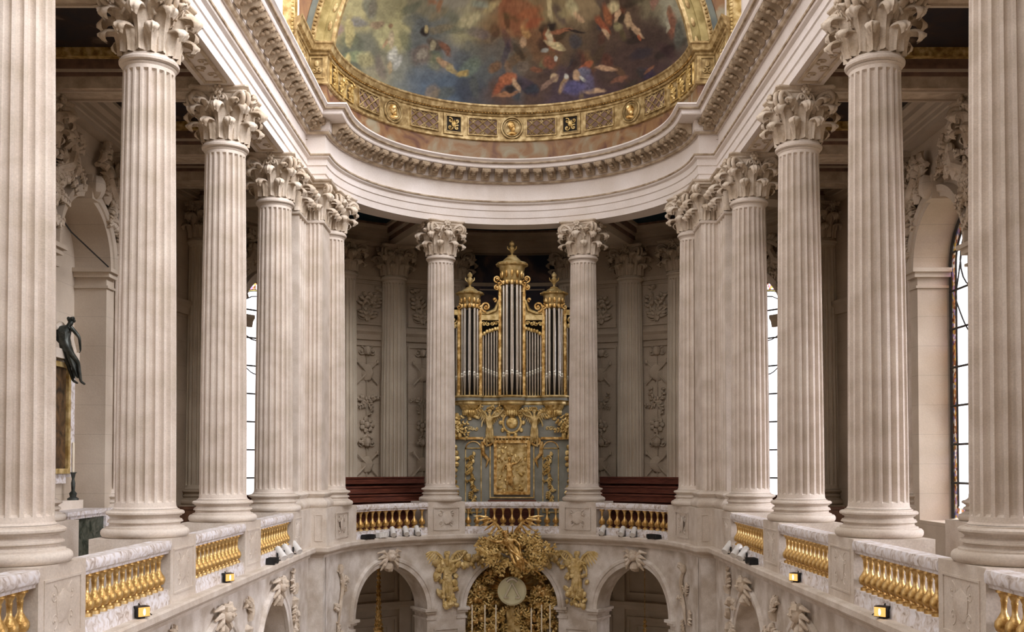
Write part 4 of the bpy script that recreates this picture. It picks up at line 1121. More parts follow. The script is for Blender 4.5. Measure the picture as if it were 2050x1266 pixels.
# ------------------------------------------------------------------ pedestals
def pedestal(poly, label, group, panels, mat='dado', ztop=Z_PED):
    cx = sum(p[0] for p in poly) / len(poly); cy = sum(p[1] for p in poly) / len(poly)
    e = thing('pedestal', label, 'pedestal', (cx, cy, Z_TRIB), 0, group)
    mb = MB(); P = [(x - cx, y - cy) for x, y in poly]
    z0 = 0; z1 = ztop - Z_TRIB
    mb.prism(P, z0, z1); obj('block', mb, mat, e, 0)
    for (a, b) in panels:        # raised frame with carved cartouche on the face from a to b (outward normal on the right of travel)
        a = Vector(a) - Vector((cx, cy)); b = Vector(b) - Vector((cx, cy)); d = (b - a); L = d.length; d.normalize(); n_ = Vector((d.y, -d.x))
        Pm = lambda u, off, z: (a.x + d.x * u - n_.x * off, a.y + d.y * u - n_.y * off, z)
        mb = MB(); m = .14 if L > .8 else .09
        frame_mould(mb, Pm, 1, L / 2, L / 2 - m, .14, z1 - .16, .028, .014)
        obj('panel_frame', mb, mat, e, 0)
        mb = MB(); hw = L / 2 - m - .06
        if hw > .1:
            mb.blob(Pm(L / 2, -.0, .52), (hw * .45, .03 if abs(n_.y) > .7 else hw * .45, .2) if abs(n_.y) > .7 else (.03, hw * .45, .2), 10, None, .3, 1)
            for q in (-1, 1):
                scroll(mb, Pm, 1, L / 2 + q * hw * .55, .66, hw * .26, 1.1, PI / 2, q, .014, .004); scroll(mb, Pm, 1, L / 2 + q * hw * .5, .36, hw * .24, 1.1, -PI / 2, -q, .014, .004)
            obj('carved_cartouche', mb, mat, e)
    return e
PF, PB = 5.37, 6.66
for s, sd in ((-1, 'left'), (1, 'right')):
    for i, y in enumerate([7.83] + COLY[:3]):
        if i == 0: continue
        poly = [(s * PF, y - .65), (s * PB, y - .65), (s * PB, y + .65), (s * PF, y + .65)]
        if s < 0: poly = poly[::-1]
        a, b = ((s * PF, y + .65), (s * PF, y - .65)) if s > 0 else ((s * PF, y - .65), (s * PF, y + .65))
        # outward normal towards the nave axis: right of travel
        if s > 0: a, b = (PF, y - .65), (PF, y + .65); fl_ = ((PF, y + .65), (PF, y - .65))
        else: fl_ = ((-PF, y - .65), (-PF, y + .65))
        pan = [(fl_[1], fl_[0])] if False else [fl_]
        front = ((s * PF, y - .65), (s * PB, y - .65))
        pedestal(poly, 'stone pedestal with carved panel under the %s column %s' % (sd, ['', 'nearest the camera', 'second from the camera', 'third from the camera'][i]), 'column pedestals', pan)
    # merged pedestal of the fourth column, corner pier and first apse column
    poly = [(PB, 25.26), (PF, 25.26), (PF, 27.6), (4.97, 27.6), (4.95, 27.95)] + [pol(4.95, 90 - 24 * i / 8) for i in range(1, 9)] + [pol(6.15, 66 + 24 * i / 8) for i in range(0, 8)] + [(6.2, 28.1), (PB, 28.1)]
    poly = mirror(poly, s)
    if s > 0: poly = poly[::-1]
    P1 = ((-PF, 25.28), (-PF, 26.4)) if s < 0 else ((PF, 26.4), (PF, 25.28))
    P2 = ((-PF, 27.6), (-4.97, 27.6)) if s < 0 else ((4.97, 27.6), (PF, 27.6))
    a_, b_ = pol(4.95, -84), pol(4.95, -70)
    P3 = (a_, b_) if s < 0 else (pol(4.95, 70), pol(4.95, 84))
    pedestal(poly, 'long stepped pedestal under the %s corner pier and its columns' % sd, 'corner pedestals', [P1, P2, P3])
    poly = [pol(4.95, 32 - 14.5 * i / 4) for i in range(5)] + [pol(6.15, 17.5 + 14.5 * i / 4) for i in range(5)]
    poly = mirror(poly, s)
    if s > 0: poly = poly[::-1]
    a_, b_ = (pol(4.94, -31.5), pol(4.94, -18)) if s < 0 else (pol(4.94, 18), pol(4.94, 31.5))
    pedestal(poly, 'pedestal of the apse column just %s of the organ' % sd, 'apse pedestals', [(a_, b_)])
    for y, w in zip(COLY, ('first', 'second', 'third', 'fourth')):
        poly = [(s * 9.25, y - .62), (s * 9.9, y - .62), (s * 9.9, y + .62), (s * 9.25, y + .62)]
        if s < 0: poly = poly[::-1]
        fr = ((9.88, y - .62), (9.25, y - .62)) if s > 0 else ((-9.25, y - .62), (-9.88, y - .62))
        pedestal(poly, 'pedestal against the %s aisle wall under its %s wall column' % (sd, w), 'wall pedestals', [fr[::-1]])
    for a, w in ((12.6, 'behind the organ'), (26, 'behind the benches nearer the organ'), (37.3, 'behind the benches farther from the organ'), (74, 'at the passage start')):
        d_ = 4.2
        poly = [pol(9.05, s * (a - d_)), pol(9.05, s * (a + d_)), pol(9.9, s * (a + d_)), pol(9.9, s * (a - d_))]
        if s > 0: poly = poly[::-1]
        pedestal(poly, 'low wall pedestal in the curved passage, %s side, %s' % (sd, w), 'wall pedestals', [], 'wall_dark')

# ------------------------------------------------------------------ balustrades
bl_ = MB(); bl_.lathe([(.08, 0), (.08, .045), (.045, .055), (.04, .08), (.085, .10), (.105, .15), (.10, .20), (.06, .26), (.034, .31), (.03, .36), (.034, .42), (.04, .44), (.034, .46), (.055, .50), (.06, .52), (.085, .53), (.085, .57)], 12)
ME_BAL = bl_.mesh('baluster', 50); ME_BAL.materials.append(M['gold'])
RAILP = [(-.02, -1.40), (.20, -1.40), (.20, -1.37), (.245, -1.34), (.255, -1.30), (.255, -1.24), (.23, -1.20), (-.05, -1.20), (-.07, -1.24), (-.07, -1.30), (-.06, -1.34), (-.02, -1.37)]
PLIP = [(-.04, Z_TRIB), (.25, Z_TRIB), (.25, -2.08), (.21, -2.04), (.21, -1.97), (-.02, -1.97), (-.02, -2.04), (-.04, -2.08)]
def balustrade(path, n, label, group):
    """path: plan line of the nave face; the rail lies from it outwards"""
    mid = path[len(path) // 2]; e = thing('balustrade', label, 'balustrade', (mid[0], mid[1], Z_TRIB), 0, group)
    P = [(x - mid[0], y - mid[1]) for x, y in path]
    sgn = -1
    for nm, pr_, mt in (('handrail', RAILP, 'marble'), ('plinth', PLIP, 'marble')):
        mb = MB(); mb.sweep(P, [(-(o), z - Z_TRIB) for o, z in pr_], 1); obj(nm, mb, mt, e, 30)
    # arc length placing
    seg = [0]
    for i in range(1, len(P)): seg.append(seg[-1] + math.dist(P[i - 1], P[i]))
    T = seg[-1]
    for k in range(n):
        d = T * (k + .5) / n; i = max(j for j in range(len(seg) - 1) if seg[j] <= d)
        t = (d - seg[i]) / (seg[i + 1] - seg[i]); a = Vector(P[i]).lerp(Vector(P[i + 1]), t); dr = (Vector(P[i + 1]) - Vector(P[i])).normalized(); nn = Vector((-dr.y, dr.x))
        q = a + nn * .095
        obj('baluster', ME_BAL, None, e, loc=(q.x, q.y, .23))
XR = 5.42
for s, sd in ((-1, 'left'), (1, 'right')):
    yy = [7.83] + COLY
    for i, w in zip(range(4), ('at the edge of the view', 'between the first and second columns', 'between the second and third columns', 'between the third and fourth columns')):
        y0, y1 = yy[i] + .65, yy[i + 1] - .65
        pts = [(-XR, y0), (-XR, (y0 + y1) / 2), (-XR, y1)] if s < 0 else [(XR, y1), (XR, (y0 + y1) / 2), (XR, y0)]
        balustrade(pts, 13, 'gilded balustrade with veined marble handrail, %s side, %s' % (sd, w), 'side balustrades')
    pts = [pol(5.0, -66 + 34 * i / 16) for i in range(17)] if s < 0 else [pol(5.0, 32 + 34 * i / 16) for i in range(17)]
    balustrade(pts, 11, 'curved gilded balustrade in front of the benches, %s of the organ' % sd, 'apse balustrades')
balustrade([pol(5.0, -17.5 + 35 * i / 16) for i in range(17)], 11, 'central balustrade in front of the organ, above the gilded angel', 'apse balustrades')

# ------------------------------------------------------------------ ledge and lower arcade
LP = [(-5.33, -2), (-5.33, 27.5), (-4.98, 27.5)] + [pol(4.90, -88 + 176 * i / 88) for i in range(89)] + [(4.98, 27.5), (5.33, 27.5), (5.33, -2)]
prof = [(-.35, -2.5), (-.06, -2.5), (-.05, -2.44), (.0, -2.40), (.10, -2.36), (.13, -2.32), (.13, -2.23), (.10, -2.20), (-.35, -2.20)]
for nm, a, b in (('trim_%d' % tn, 0, 2), ('trim_%d' % (tn + 1), 2, 92), ('trim_%d' % (tn + 2), 92, 94)):
    mb = MB(); mb.sweep(LP, prof, 1, a, b); struct(nm, mb, 'dado', 30)
tn += 3
ARC_R, ARC_S = 1.50, -4.55
bays = [5.57, 10.09, 14.61, 19.13, 23.65]
nL, _ = nave_map(-1, 5.45); nR, _ = nave_map(1, 5.45); nA, kN = arc_map(5.05)
mb = MB(); arch_wall(mb, nL, 1, -2, 27.6, Z_FLOOR, -2.3, [(b, ARC_R, None, ARC_S) for b in bays], .95); mb.box(-6.4, -5.06, 27.6, 28.1, Z_FLOOR, -2.3); struct('wall_left_arcade', mb, 'lower', 25)
mb = MB(); arch_wall(mb, nR, 1, -2, 27.6, Z_FLOOR, -2.3, [(b, ARC_R, None, ARC_S) for b in bays], .95); mb.box(5.06, 6.4, 27.6, 28.1, Z_FLOOR, -2.3); struct('wall_right_arcade', mb, 'lower', 25)
AB = [-48.6, 0, 48.6]
mb = MB(); arch_wall(mb, nA, kN, -90, 90, Z_FLOOR, -2.3, [(b, ARC_R, None, ARC_S) for b in AB], .9); struct('wall_apse_arcade', mb, 'lower', 25)
mb = MB()
for mp, ku, cs in ((nL, 1, bays), (nR, 1, bays), (nA, kN, AB)):
    for uc in cs:
        arch_mould(mb, mp, ku, uc, ARC_S, [(ARC_R - .02, .03), (ARC_R - .02, -.05), (ARC_R + .10, -.06), (ARC_R + .12, -.09), (ARC_R + .20, -.10), (ARC_R + .24, -.02), (ARC_R + .24, .03)])
        for s in (-1, 1):
            for (za, zb, q) in ((-4.87, -4.80, .04), (-4.68, -4.60, .07), (-4.60, -4.52, .13)):
                a, b = sorted((uc + s * (ARC_R - q) * ku, uc + s * (ARC_R + .30) * ku)); mpbox(mb, mp, a, b, -q, .9, za, zb)
struct('trim_%d' % tn, mb, 'lower', 25); tn += 1
# carved panels on the apse piers below the impost
mb = MB()
for c, hw in ((-24.3, .42), (24.3, .42), (-77, .5), (77, .5)):
    frame_mould(mb, nA, kN, c, hw, -9.5, -5.15, .05, .04)
struct('trim_%d' % tn, mb, 'lower', 0); tn += 1
# keystones: cherub heads with wings
def cherub(mp, ku, uc, z, label, group, mat='carved', sc=1.0):
    e = thing('cherub_keystone', label, 'stone carving', mp(uc, -.1, z), 0, group); L_ = Vector(e.location)
    mb = MB(); mb.blob(mp(uc, -.20, z), (.13 * sc, .13 * sc, .16 * sc), 12)
    mb.blob(mp(uc, -.18, z + .09 * sc), (.15 * sc, .14 * sc, .10 * sc), 10, None, .5, 2)
    for q in (-1, 1): mb.blob(mp(uc + q * .06 * ku, -.31, z - .02), .035, 6)
    mb.v = [tuple(Vector(v) - L_) for v in mb.v]; obj('head', mb, mat, e)
    for s in (-1, 1):
        mb = MB()
        for k in range(4):
            a = s * (.2 + k * .30); dz = .12 - k * .11
            mb.tube([mp(uc + s * .08 * ku, -.12, z - .02), mp(uc + s * .28 * sc * ku, -.16, z + dz * 1.3), mp(uc + s * (.5 - .05 * k) * sc * ku, -.08, z + dz * 1.6 - .08)], [.05, .06, .02], 6)
        mb.v = [tuple(Vector(v) - L_) for v in mb.v]; obj('wing', mb, mat, e)
    mb = MB(); mb.blob(mp(uc, -.08, z - .32), (.16, .14, .16), 8, None, .4, 4); mb.v = [tuple(Vector(v) - L_) for v in mb.v]; obj('cartouche', mb, mat, e)
for s, sd, mp in ((-1, 'left', nL), (1, 'right', nR)):
    for b, w in zip(bays[2:], ('nearest visible', 'middle', 'last before the corner')):
        cherub(mp, 1, b, -2.78, 'winged stone cherub head above the %s %s arcade arch' % (w, sd), 'arcade cherub heads')
    cherub(nA, kN, s * 48.6, -2.78, 'winged stone cherub head over the %s apse arch' % sd, 'apse cherub heads')
# spandrel reliefs: weathered stone trophies
for s, sd, mp in ((-1, 'left', nL), (1, 'right', nR)):
    for u, w in ((21.39, 'between the last two arches'), (16.87, 'between the nearer arches'), (25.6, 'next to the corner')):
        mb = MB(); rnd = random.Random(int(u * 3) + s)
        for k in range(4):
            leafspray(mb, mp, 1, u + rnd.uniform(-.3, .3), -3.1 - .35 * k, rnd.uniform(0, 6.28), .45, .2, -.0, 5, .06, rnd)
            mb.blob(mp(u + rnd.uniform(-.35, .35), -.03, -3.1 - .32 * k), (.12, .10, .14), 8, None, .5, k)
        tag(obj('spandrel_relief', mb, 'carved'), 'weathered stone relief on the %s arcade wall, %s' % (sd, w), 'stone relief', 'arcade spandrel reliefs')
    mb = MB(); rnd = random.Random(9 + s)
    c = s * 76
    mb.tube([nA(c + .25 * s, -.05, -2.9), nA(c - 1.5 * s, -.08, -3.3), nA(c - 1.0 * s, -.06, -3.7), nA(c + .5 * s, -.07, -4.0), nA(c + 1.2 * s, -.05, -4.5)], [.04, .06, .045, .055, .02], 6)
    for k in range(7): leafspray(mb, nA, kN, c + rnd.uniform(-3, 3), -3.0 - .36 * k, rnd.uniform(0, 6.28), .36, .16, -.0, 4, .05, rnd)
    mb.blob(nA(c, -.06, -2.95), (.1, .1, .14), 8)
    tag(obj('spandrel_relief', mb, 'carved'), 'long hanging stone trophy carved beside the %s corner of the apse wall' % sd, 'stone relief', 'apse spandrel reliefs')
# ------------------------------------------------------------------ sculpted figures
BASE_R = dict(pelvis=.125, waist=.105, chest=.145, neck=.055, chin=.075, crown=.088, shl=.062, shr=.062, ell=.043, elr=.043, wrl=.028, wrr=.028, hdl=.034, hdr=.034,
              hil=.09, hir=.09, knl=.06, knr=.06, anl=.038, anr=.038, tol=.028, tor=.028)
EDG = [('pelvis', 'waist'), ('waist', 'chest'), ('chest', 'neck'), ('neck', 'chin'), ('chin', 'crown'), ('chest', 'shl'), ('shl', 'ell'), ('ell', 'wrl'), ('wrl', 'hdl'), ('chest', 'shr'), ('shr', 'elr'), ('elr', 'wrr'), ('wrr', 'hdr'),
       ('pelvis', 'hil'), ('hil', 'knl'), ('knl', 'anl'), ('anl', 'tol'), ('pelvis', 'hir'), ('hir', 'knr'), ('knr', 'anr'), ('anr', 'tor')]
def body(name, mat, parent, J, S, T):
    """one continuous body: J joint positions for a 1.75 m figure, S scale, T placing matrix"""
    keys = list(J); vs = [T @ (Vector(J[k]) * S) for k in keys]; es = [(keys.index(a), keys.index(b)) for a, b in EDG if a in J and b in J]
    rad = [BASE_R[k] * S for k in keys]
    for h, w in (('hdl', 'wrl'), ('hdr', 'wrr')):           # five fingers, unequal and bent
        if h not in J: continue
        p = Vector(J[h]); d = (p - Vector(J[w])).normalized(); o_ = d.orthogonal().normalized(); q = d.cross(o_)
        for k in range(5):
            sp = (k - 2) * .017; L = (.055, .078, .084, .078, .06)[k]
            a = p + o_ * sp if k else p - o_ * .03 - d * .02
            dd = d if k else (d * .6 - o_ * .8).normalized()
            i0 = keys.index(h)
            m1 = len(vs); vs.append(T @ ((a + dd * L * .5) * S)); rad.append(.009 * S)
            vs.append(T @ ((a + dd * L + q * .03) * S)); rad.append(.007 * S)
            es += [(i0, m1), (m1, m1 + 1)]
    me = bpy.data.meshes.new(name); me.from_pydata([tuple(v) for v in vs], es, []); me.materials.append(M[mat])
    o = bpy.data.objects.new(name, me); COL.objects.link(o); o.parent = parent
    sk = o.modifiers.new('skin', 'SKIN'); sk.use_smooth_shade = True
    for i, r in enumerate(rad):
        me.skin_vertices[0].data[i].radius = (r, r)
    me.skin_vertices[0].data[keys.index('pelvis')].use_root = True
    ss = o.modifiers.new('smooth', 'SUBSURF'); ss.levels = 1; ss.render_levels = 1
    return o
def hair_mb(J, S, T):
    mb = MB(); c = Vector(J['crown']); n_ = Vector(J['chin'])
    for k in range(12):
        a = k * 2.4; p = c + Vector((math.cos(a) * .06, math.sin(a) * .06 + .02, .02 + .03 * math.sin(k)))
        mb.blob(T @ (p * S), .05 * S, 6)
    return mb
def face_mb(J, S, T, f=(0, -1, 0)):
    mb = MB(); f = Vector(f).normalized(); c = (Vector(J['crown']) + Vector(J['chin'])) / 2; t = f.cross(Vector((0, 0, 1))).normalized(); u = (Vector(J['crown']) - Vector(J['chin'])).normalized()
    mb.blob(T @ ((c + f * .088 - u * .01) * S), .016 * S, 6)
    for q in (-1, 1): mb.blob(T @ ((c + f * .075 + t * q * .03 + u * .02) * S), .013 * S, 6); mb.blob(T @ ((c + t * q * .085) * S), .018 * S, 6)
    mb.blob(T @ ((c + f * .075 - u * .05) * S), .017 * S, 6)
    return mb
def wing_mb(root, tip, down, S, T, n=9):
    mb = MB(); a, b, dn = Vector(root), Vector(tip), Vector(down)
    mb.tube([T @ ((a.lerp(b, t) - dn * .12 * math.sin(PI * t)) * S) for t in (0, .3, .6, 1)], [.05 * S, .06 * S, .045 * S, .015 * S], 6)
    for row, (L, w) in enumerate(((.5, .045), (.28, .04))):
        for k in range(n):
            t = (k + .5) / n; p = a.lerp(b, t) - dn * .12 * math.sin(PI * t)
            d = (dn * (1 - t * .5) + (b - a) * t * .8).normalized()
            pts = [p, p + d * L * .5, p + d * L * (1 - .25 * (1 - t))]
            mb.tube([T @ ((q + Vector((0, -.02 * row, 0))) * S) for q in pts], [w * .6 * S, w * S, w * .2 * S], 5, .4)
    return mb
def drape_mb(pts, w, S, T, seed=0, n=5):
    mb = MB(); rnd = random.Random(seed)
    for k in range(n):
        o_ = [Vector((rnd.uniform(-1, 1), rnd.uniform(-.6, .3), rnd.uniform(-.4, .4))) * w for _ in pts]
        mb.tube([T @ ((Vector(p) + q) * S) for p, q in zip(pts, o_)], [w * .5 * S] + [w * .75 * S] * (len(pts) - 2) + [w * .25 * S], 6)
    return mb
STAND = dict(pelvis=(0, 0, .95), waist=(0, 0, 1.10), chest=(0, 0, 1.30), neck=(0, 0, 1.48), chin=(0, -.01, 1.56), crown=(0, 0, 1.66),
             shl=(-.19, 0, 1.40), ell=(-.33, -.05, 1.18), wrl=(-.36, -.22, 1.02), hdl=(-.36, -.28, 1.0), shr=(.19, 0, 1.40), elr=(.40, -.05, 1.45), wrr=(.55, -.12, 1.62), hdr=(.60, -.14, 1.68),
             hil=(-.10, 0, .88), knl=(-.13, -.10, .48), anl=(-.12, .0, .08), tol=(-.14, -.14, .03), hir=(.10, 0, .88), knr=(.14, -.14, .50), anr=(.20, .08, .12), tor=(.22, -.04, .04))
def angel(name, label, cat, mat, loc, S, s=1, J=None, flat=1.0, rz=0, roty=0, wings=True, parent=None, group=None, scarf=True, wsp=1.0, wup=.45):
    J = dict(J or STAND)
    if s < 0:
        J = {k: (-v[0], v[1], v[2]) for k, v in J.items()}
    if parent is None: e = thing(name, label, cat, loc, rz, group)
    else:
        e = bpy.data.objects.new(name, None); COL.objects.link(e); e.parent = parent; e.location = loc; e.rotation_euler = (0, 0, rz)
    T = Matrix.Diagonal((1, flat, 1, 1)) @ Matrix.Rotation(roty, 4, 'Y')
    body('body', mat, e, J, S, T)
    h = hair_mb(J, S, T); f = face_mb(J, S, T); h.add(f.v, f.f); obj('hair' , h, mat, e)
    c = Vector(J['chest'])
    if wings:
        for q in (-1, 1):
            obj('wing', wing_mb(c + Vector((q * .08, .08, .08)), c + Vector((q * .62 * wsp, .1, wup)), (q * .15, 0, -1), S, T), mat, e)
    if scarf:
        p = Vector(J['pelvis']); k1 = Vector(J['knl']); k2 = Vector(J['knr']); m_ = (k1 + k2) / 2
        obj('robe', drape_mb([c + Vector((-.12 * s, -.08, .1)), p + Vector((0, -.08, .1)), m_ + Vector((0, -.05, .15)), m_ + Vector((.05 * s, 0, -.25))], .09, S, T, 3, 7), mat, e)
    return e

# ------------------------------------------------------------------ organ
YO = 34.0
org = thing('pipe_organ', 'tall gilded pipe organ with silvery pipes between the two central apse columns', 'organ', (0, YO, Z_TRIB))
def oo(name, mb, mat, par=None, sm=35):
    mb.v = [(a, b - YO, c - Z_TRIB) for a, b, c in mb.v]; return obj(name, mb, mat, par or org, sm)
ZP = 2.28   # foot of the pipes
mb = MB(); mb.box(-2.2, 2.2, YO, YO + .9, Z_TRIB, 1.95); oo('lower_case', mb, 'bluegrey', sm=0)
mb = MB(); mb.box(-2.2, 2.2, YO + .62, YO + .9, 1.95, 5.3); mb.box(-.42, .42, YO + .62, YO + .9, 5.3, 6.0); mb.box(-1.75, -1.05, YO + .62, YO + .9, 5.3, 5.45); mb.box(1.05, 1.75, YO + .62, YO + .9, 5.3, 5.45); oo('case_back', mb, 'organwood', sm=0)
# belt cornice following the towers
def tower_plan(c, hw, bulge, n=10): return [(c - hw * math.cos(PI * i / n), YO + .05 - bulge * math.sin(PI * i / n)) for i in range(n + 1)]
belt = [(-2.2, YO + .05)] + tower_plan(-1.40, .36, .32) + tower_plan(0, .38, .36) + tower_plan(1.40, .36, .32) + [(2.2, YO + .05)]
mb = MB(); mb.sweep(belt, [(-.5, 1.95), (.03, 1.95), (.06, 2.0), (.05, 2.06), (.10, 2.10), (.10, 2.2), (.15, 2.22), (.15, 2.27), (-.5, 2.28)], 1); oo('belt_cornice', mb, 'goldmatt')
mb = MB(); mb.sweep(belt, [(.09, 2.10), (.105, 2.10), (.105, 2.19), (.09, 2.19)], 1); oo('blue_inlay', mb, 'bluegrey')
mb = MB()
for c, r in ((-1.4, .30), (0, .33), (1.4, .30)):
    mb.lathe([(.02, -.55), (.10, -.50), (.08, -.42), (.18, -.32), (.30, -.12), (.36, 0)], 16, (c, YO + .05, 1.97))
    for k in range(9): 
        a = PI + PI * (k + .5) / 9; mb.blob((c + .22 * math.cos(a), YO + .05 + .22 * math.sin(a), 1.72), (.05, .05, .12), 6)
oo('tower_corbel', mb, 'goldrelief')
# stiles
for x in (-2.16, -1.76, -1.04, -.40, .40, 1.04, 1.76, 2.16):
    top = 5.95 if abs(x) < .5 else (5.25 if abs(x) < 1.9 else 5.05)
    mb = MB(); mb.box(x - .045, x + .045, YO - .02, YO + .30, 2.28, top); mb.box(x - .02, x + .02, YO - .05, YO, 2.4, top - .1); oo('stile', mb, 'gold', sm=0)
def pipe_mesh(r, foot, L):
    mb = MB(); mb.lathe([(.018, 0), (.03, .02), (r * .98, foot), (r, foot + .01), (r, foot + .16), (r, L)], 14, caps=True)
    me = mb.mesh('pipe', 40); me.materials.append(M['tin']); return me
def mouth_mesh(r, foot):
    mb = MB(); mb.box(-r * .62, r * .62, -r - .006, -r + .02, foot + .03, foot + .06); mb.tube([(-r * .62, -r * .85, foot - .01), (-r * .62, -r * .9, foot + .16)], .008, 4); mb.tube([(r * .62, -r * .85, foot - .01), (r * .62, -r * .9, foot + .16)], .008, 4)
    mb.blob((0, -r * .96, foot + .12), (r * .5, .012, .05), 6)
    me = mb.mesh('pipe_mouth', 0); me.materials.append(M['silver']); return me
def pipe(x, y, r, foot, L):
    p = obj('pipe', pipe_mesh(r, foot, L), None, org, loc=(x, y - YO, ZP - Z_TRIB)); obj('mouth', mouth_mesh(r, foot), None, p)
for i in range(5):
    a = PI * (i + .5) / 5; x = -.29 * math.cos(a); pipe(x, YO + .12 - .26 * math.sin(a), .060 if i != 2 else .068, .62 + .12 * math.sin(a) - .05, 5.98 - ZP)
for s in (-1, 1):
    for i in range(5):
        a = PI * (i + .5) / 5; x = s * 1.40 - .27 * math.cos(a); pipe(x, YO + .12 - .24 * math.sin(a), .054, .55 + .10 * math.sin(a), 5.22 - ZP)
    for i in range(6):
        x = s * (.50 + i * .092); pipe(x, YO + .14, .033, .62 + .035 * i, 4.50 - .04 * i - ZP)
    for i in range(3): pipe(s * (1.84 + i * .11), YO + .14, .045, .5 + .05 * i, 4.55 - ZP)
# crowns of the towers with finials
def crown(c, r, z0, H, name='tower_crown'):
    mb = MB(); mb.lathe([(r * .75, 0), (r * .95, .05), (r * .85, .12), (r * .9, H * .3), (r * 1.12, H * .62), (r * 1.2, H * .8), (r * 1.45, H * .86), (r * 1.5, H * .93), (r * 1.35, H), (r * .9, H * 1.06), (r * .75, H * 1.16), (r * .4, H * 1.3), (r * .42, H * 1.34), (r * .1, H * 1.38)], 24, (c, YO + .12, z0))
    o = oo(name, mb, 'goldmatt')
    mb = MB()
    for k in range(12):
        a = 2 * PI * k / 12
        mb.blob((c + r * 1.02 * math.cos(a), YO + .12 + r * 1.02 * math.sin(a), z0 + H * .45), (.05, .05, H * .2), 6)
        mb.blob((c + r * .92 * math.cos(a), YO + .12 + r * .92 * math.sin(a), z0 + .04), (.07, .07, .09), 6)
        mb.blob((c + r * 1.45 * math.cos(a + .2), YO + .12 + r * 1.45 * math.sin(a + .2), z0 + H * .9), (.035, .035, .03), 5)
    for s in (-1, 1):
        P = lambda u, off, z: (u, YO + .0 + off, z)
        scroll(mb, P, 1, c + s * r * 1.15, z0 + .02, .10, 1.2, PI / 2, s, .03)
        mb.tube([(c + s * r * 1.2, YO, z0), (c + s * r * 1.1, YO, z0 - .25), (c + s * r * 1.25, YO, z0 - .4)], [.05, .06, .015], 6)
    oo('acanthus_ornament', mb, 'gold')
    mb = MB(); zt = z0 + H * 1.36
    mb.lathe([(.05, 0), (.03, .05), (.045, .08), (.09, .16), (.10, .24), (.07, .29), (.05, .31), (.085, .35), (.09, .40), (.05, .45), (.02, .49)], 14, (c, YO + .12, zt))
    for s in (-1, 1): mb.tube([(c + s * .07, YO + .1, zt + .16), (c + s * .14, YO + .1, zt + .22), (c + s * .15, YO + .1, zt + .30)], [.02, .025, .02], 6)
    oo('finial', mb, 'goldmatt')
crown(0, .36, 5.98, .72); crown(-1.40, .31, 5.20, .52); crown(1.40, .31, 5.20, .52)
for s in (-1, 1):
    P = lambda u, off, z: (u, YO + off, z)
    mb = MB()
    mb.box(min(s * .44, s * 1.02), max(s * .44, s * 1.02), YO - .04, YO + .25, 4.78, 4.95)
    mb.tube([(s * .44, YO + .05, 5.45), (s * .55, YO + .05, 5.12), (s * .80, YO + .05, 5.02), (s * 1.02, YO + .05, 5.02)], [.05, .06, .06, .05], 6)
    mb.add([(s * .42, YO + .1, 4.95), (s * 1.04, YO + .1, 4.95), (s * 1.04, YO + .1, 5.05), (s * .7, YO + .1, 5.08), (s * .5, YO + .1, 5.3), (s * .42, YO + .1, 5.6),
            (s * .42, YO + .2, 4.95), (s * 1.04, YO + .2, 4.95), (s * 1.04, YO + .2, 5.05), (s * .7, YO + .2, 5.08), (s * .5, YO + .2, 5.3), (s * .42, YO + .2, 5.6)],
           [(0, 1, 2, 3, 4, 5), (11, 10, 9, 8, 7, 6), (2, 3, 9, 8), (3, 4, 10, 9), (4, 5, 11, 10), (1, 2, 8, 7)])
    oo('cresting', mb, 'goldmatt')
    mb = MB(); scroll(mb, P, 1, s * .86, 5.22, .17, 1.5, -PI / 2, s, .045, 0); scroll(mb, P, 1, s * .58, 5.46, .07, 1.2, -PI / 2, -s, .03, 0)
    scroll(mb, P, 1, s * .49, 6.15, .12, 1.3, -PI / 2, s, .035, 0); scroll(mb, P, 1, s * .50, 5.86, .09, 1.3, PI / 2, -s, .035, 0)
    oo('scroll', mb, 'gold')
    mb = MB(); rnd = random.Random(3)
    for k in range(4): scroll(mb, P, 1, s * (.52 + .14 * k), 4.68 - .01 * k, .075, 1.3, k, (-1) ** k, .022, .02)
    for k in range(7): mb.blob((s * (.47 + .09 * k), YO + .05, 4.52 - .03 * k + rnd.uniform(-.03, .03)), (.055, .03, .07), 6)
    oo('pipe_shade', mb, 'goldrelief')
    mb = MB(); scroll(mb, P, 1, s * 1.95, 4.78, .13, 1.3, 0, s, .035, .02); mb.box(min(s * 1.76, s * 2.2), max(s * 1.76, s * 2.2), YO - .04, YO + .3, 4.95, 5.12)
    for k in range(5): mb.blob((s * (1.80 + .09 * k), YO + .05, 4.60), (.05, .03, .09), 6)
    oo('pipe_shade', mb, 'goldrelief')
# lower case carving
def ofr(x0, x1, z0, z1, w=.05, p=.05, mat='goldmatt'):
    mb = MB(); P = lambda u, off, z: (u, YO + off, z); frame_mould(mb, P, 1, (x0 + x1) / 2, (x1 - x0) / 2, z0, z1, w, p); return oo('panel_frame', mb, mat, sm=0)
P = lambda u, off, z: (u, YO + off, z)
ofr(-.60, .60, -1.0, .80, .10, .12, 'gold'); ofr(-.74, .74, -1.12, .86, .04, .06)
mb = MB(); clouds(mb, P, 1, -.46, .46, -.88, .68, 60, .04, .10, 5, 0, None, .03); oo('relief_panel', mb, 'goldrelief')
rp_ = angel('relief_figure', '', '', 'gold', (-.08, -.06, -.85 - Z_TRIB), .62, 1, None, .35, parent=org, wings=False)
mb = MB(); mb.box(-.50, .50, YO - .03, YO, -.9, .7); oo('relief_ground', mb, 'goldmatt', sm=0)
mb = MB(); mb.box(-.72, .72, YO - .16, YO, .86, .93)
for k in range(13): mb.tube([(-.66 + .11 * k, YO - .12, .88), (-.66 + .11 * k, YO - .12, .74 + .04 * abs(math.sin(k)))], [.035, .02], 6)
oo('canopy_fringe', mb, 'gold')
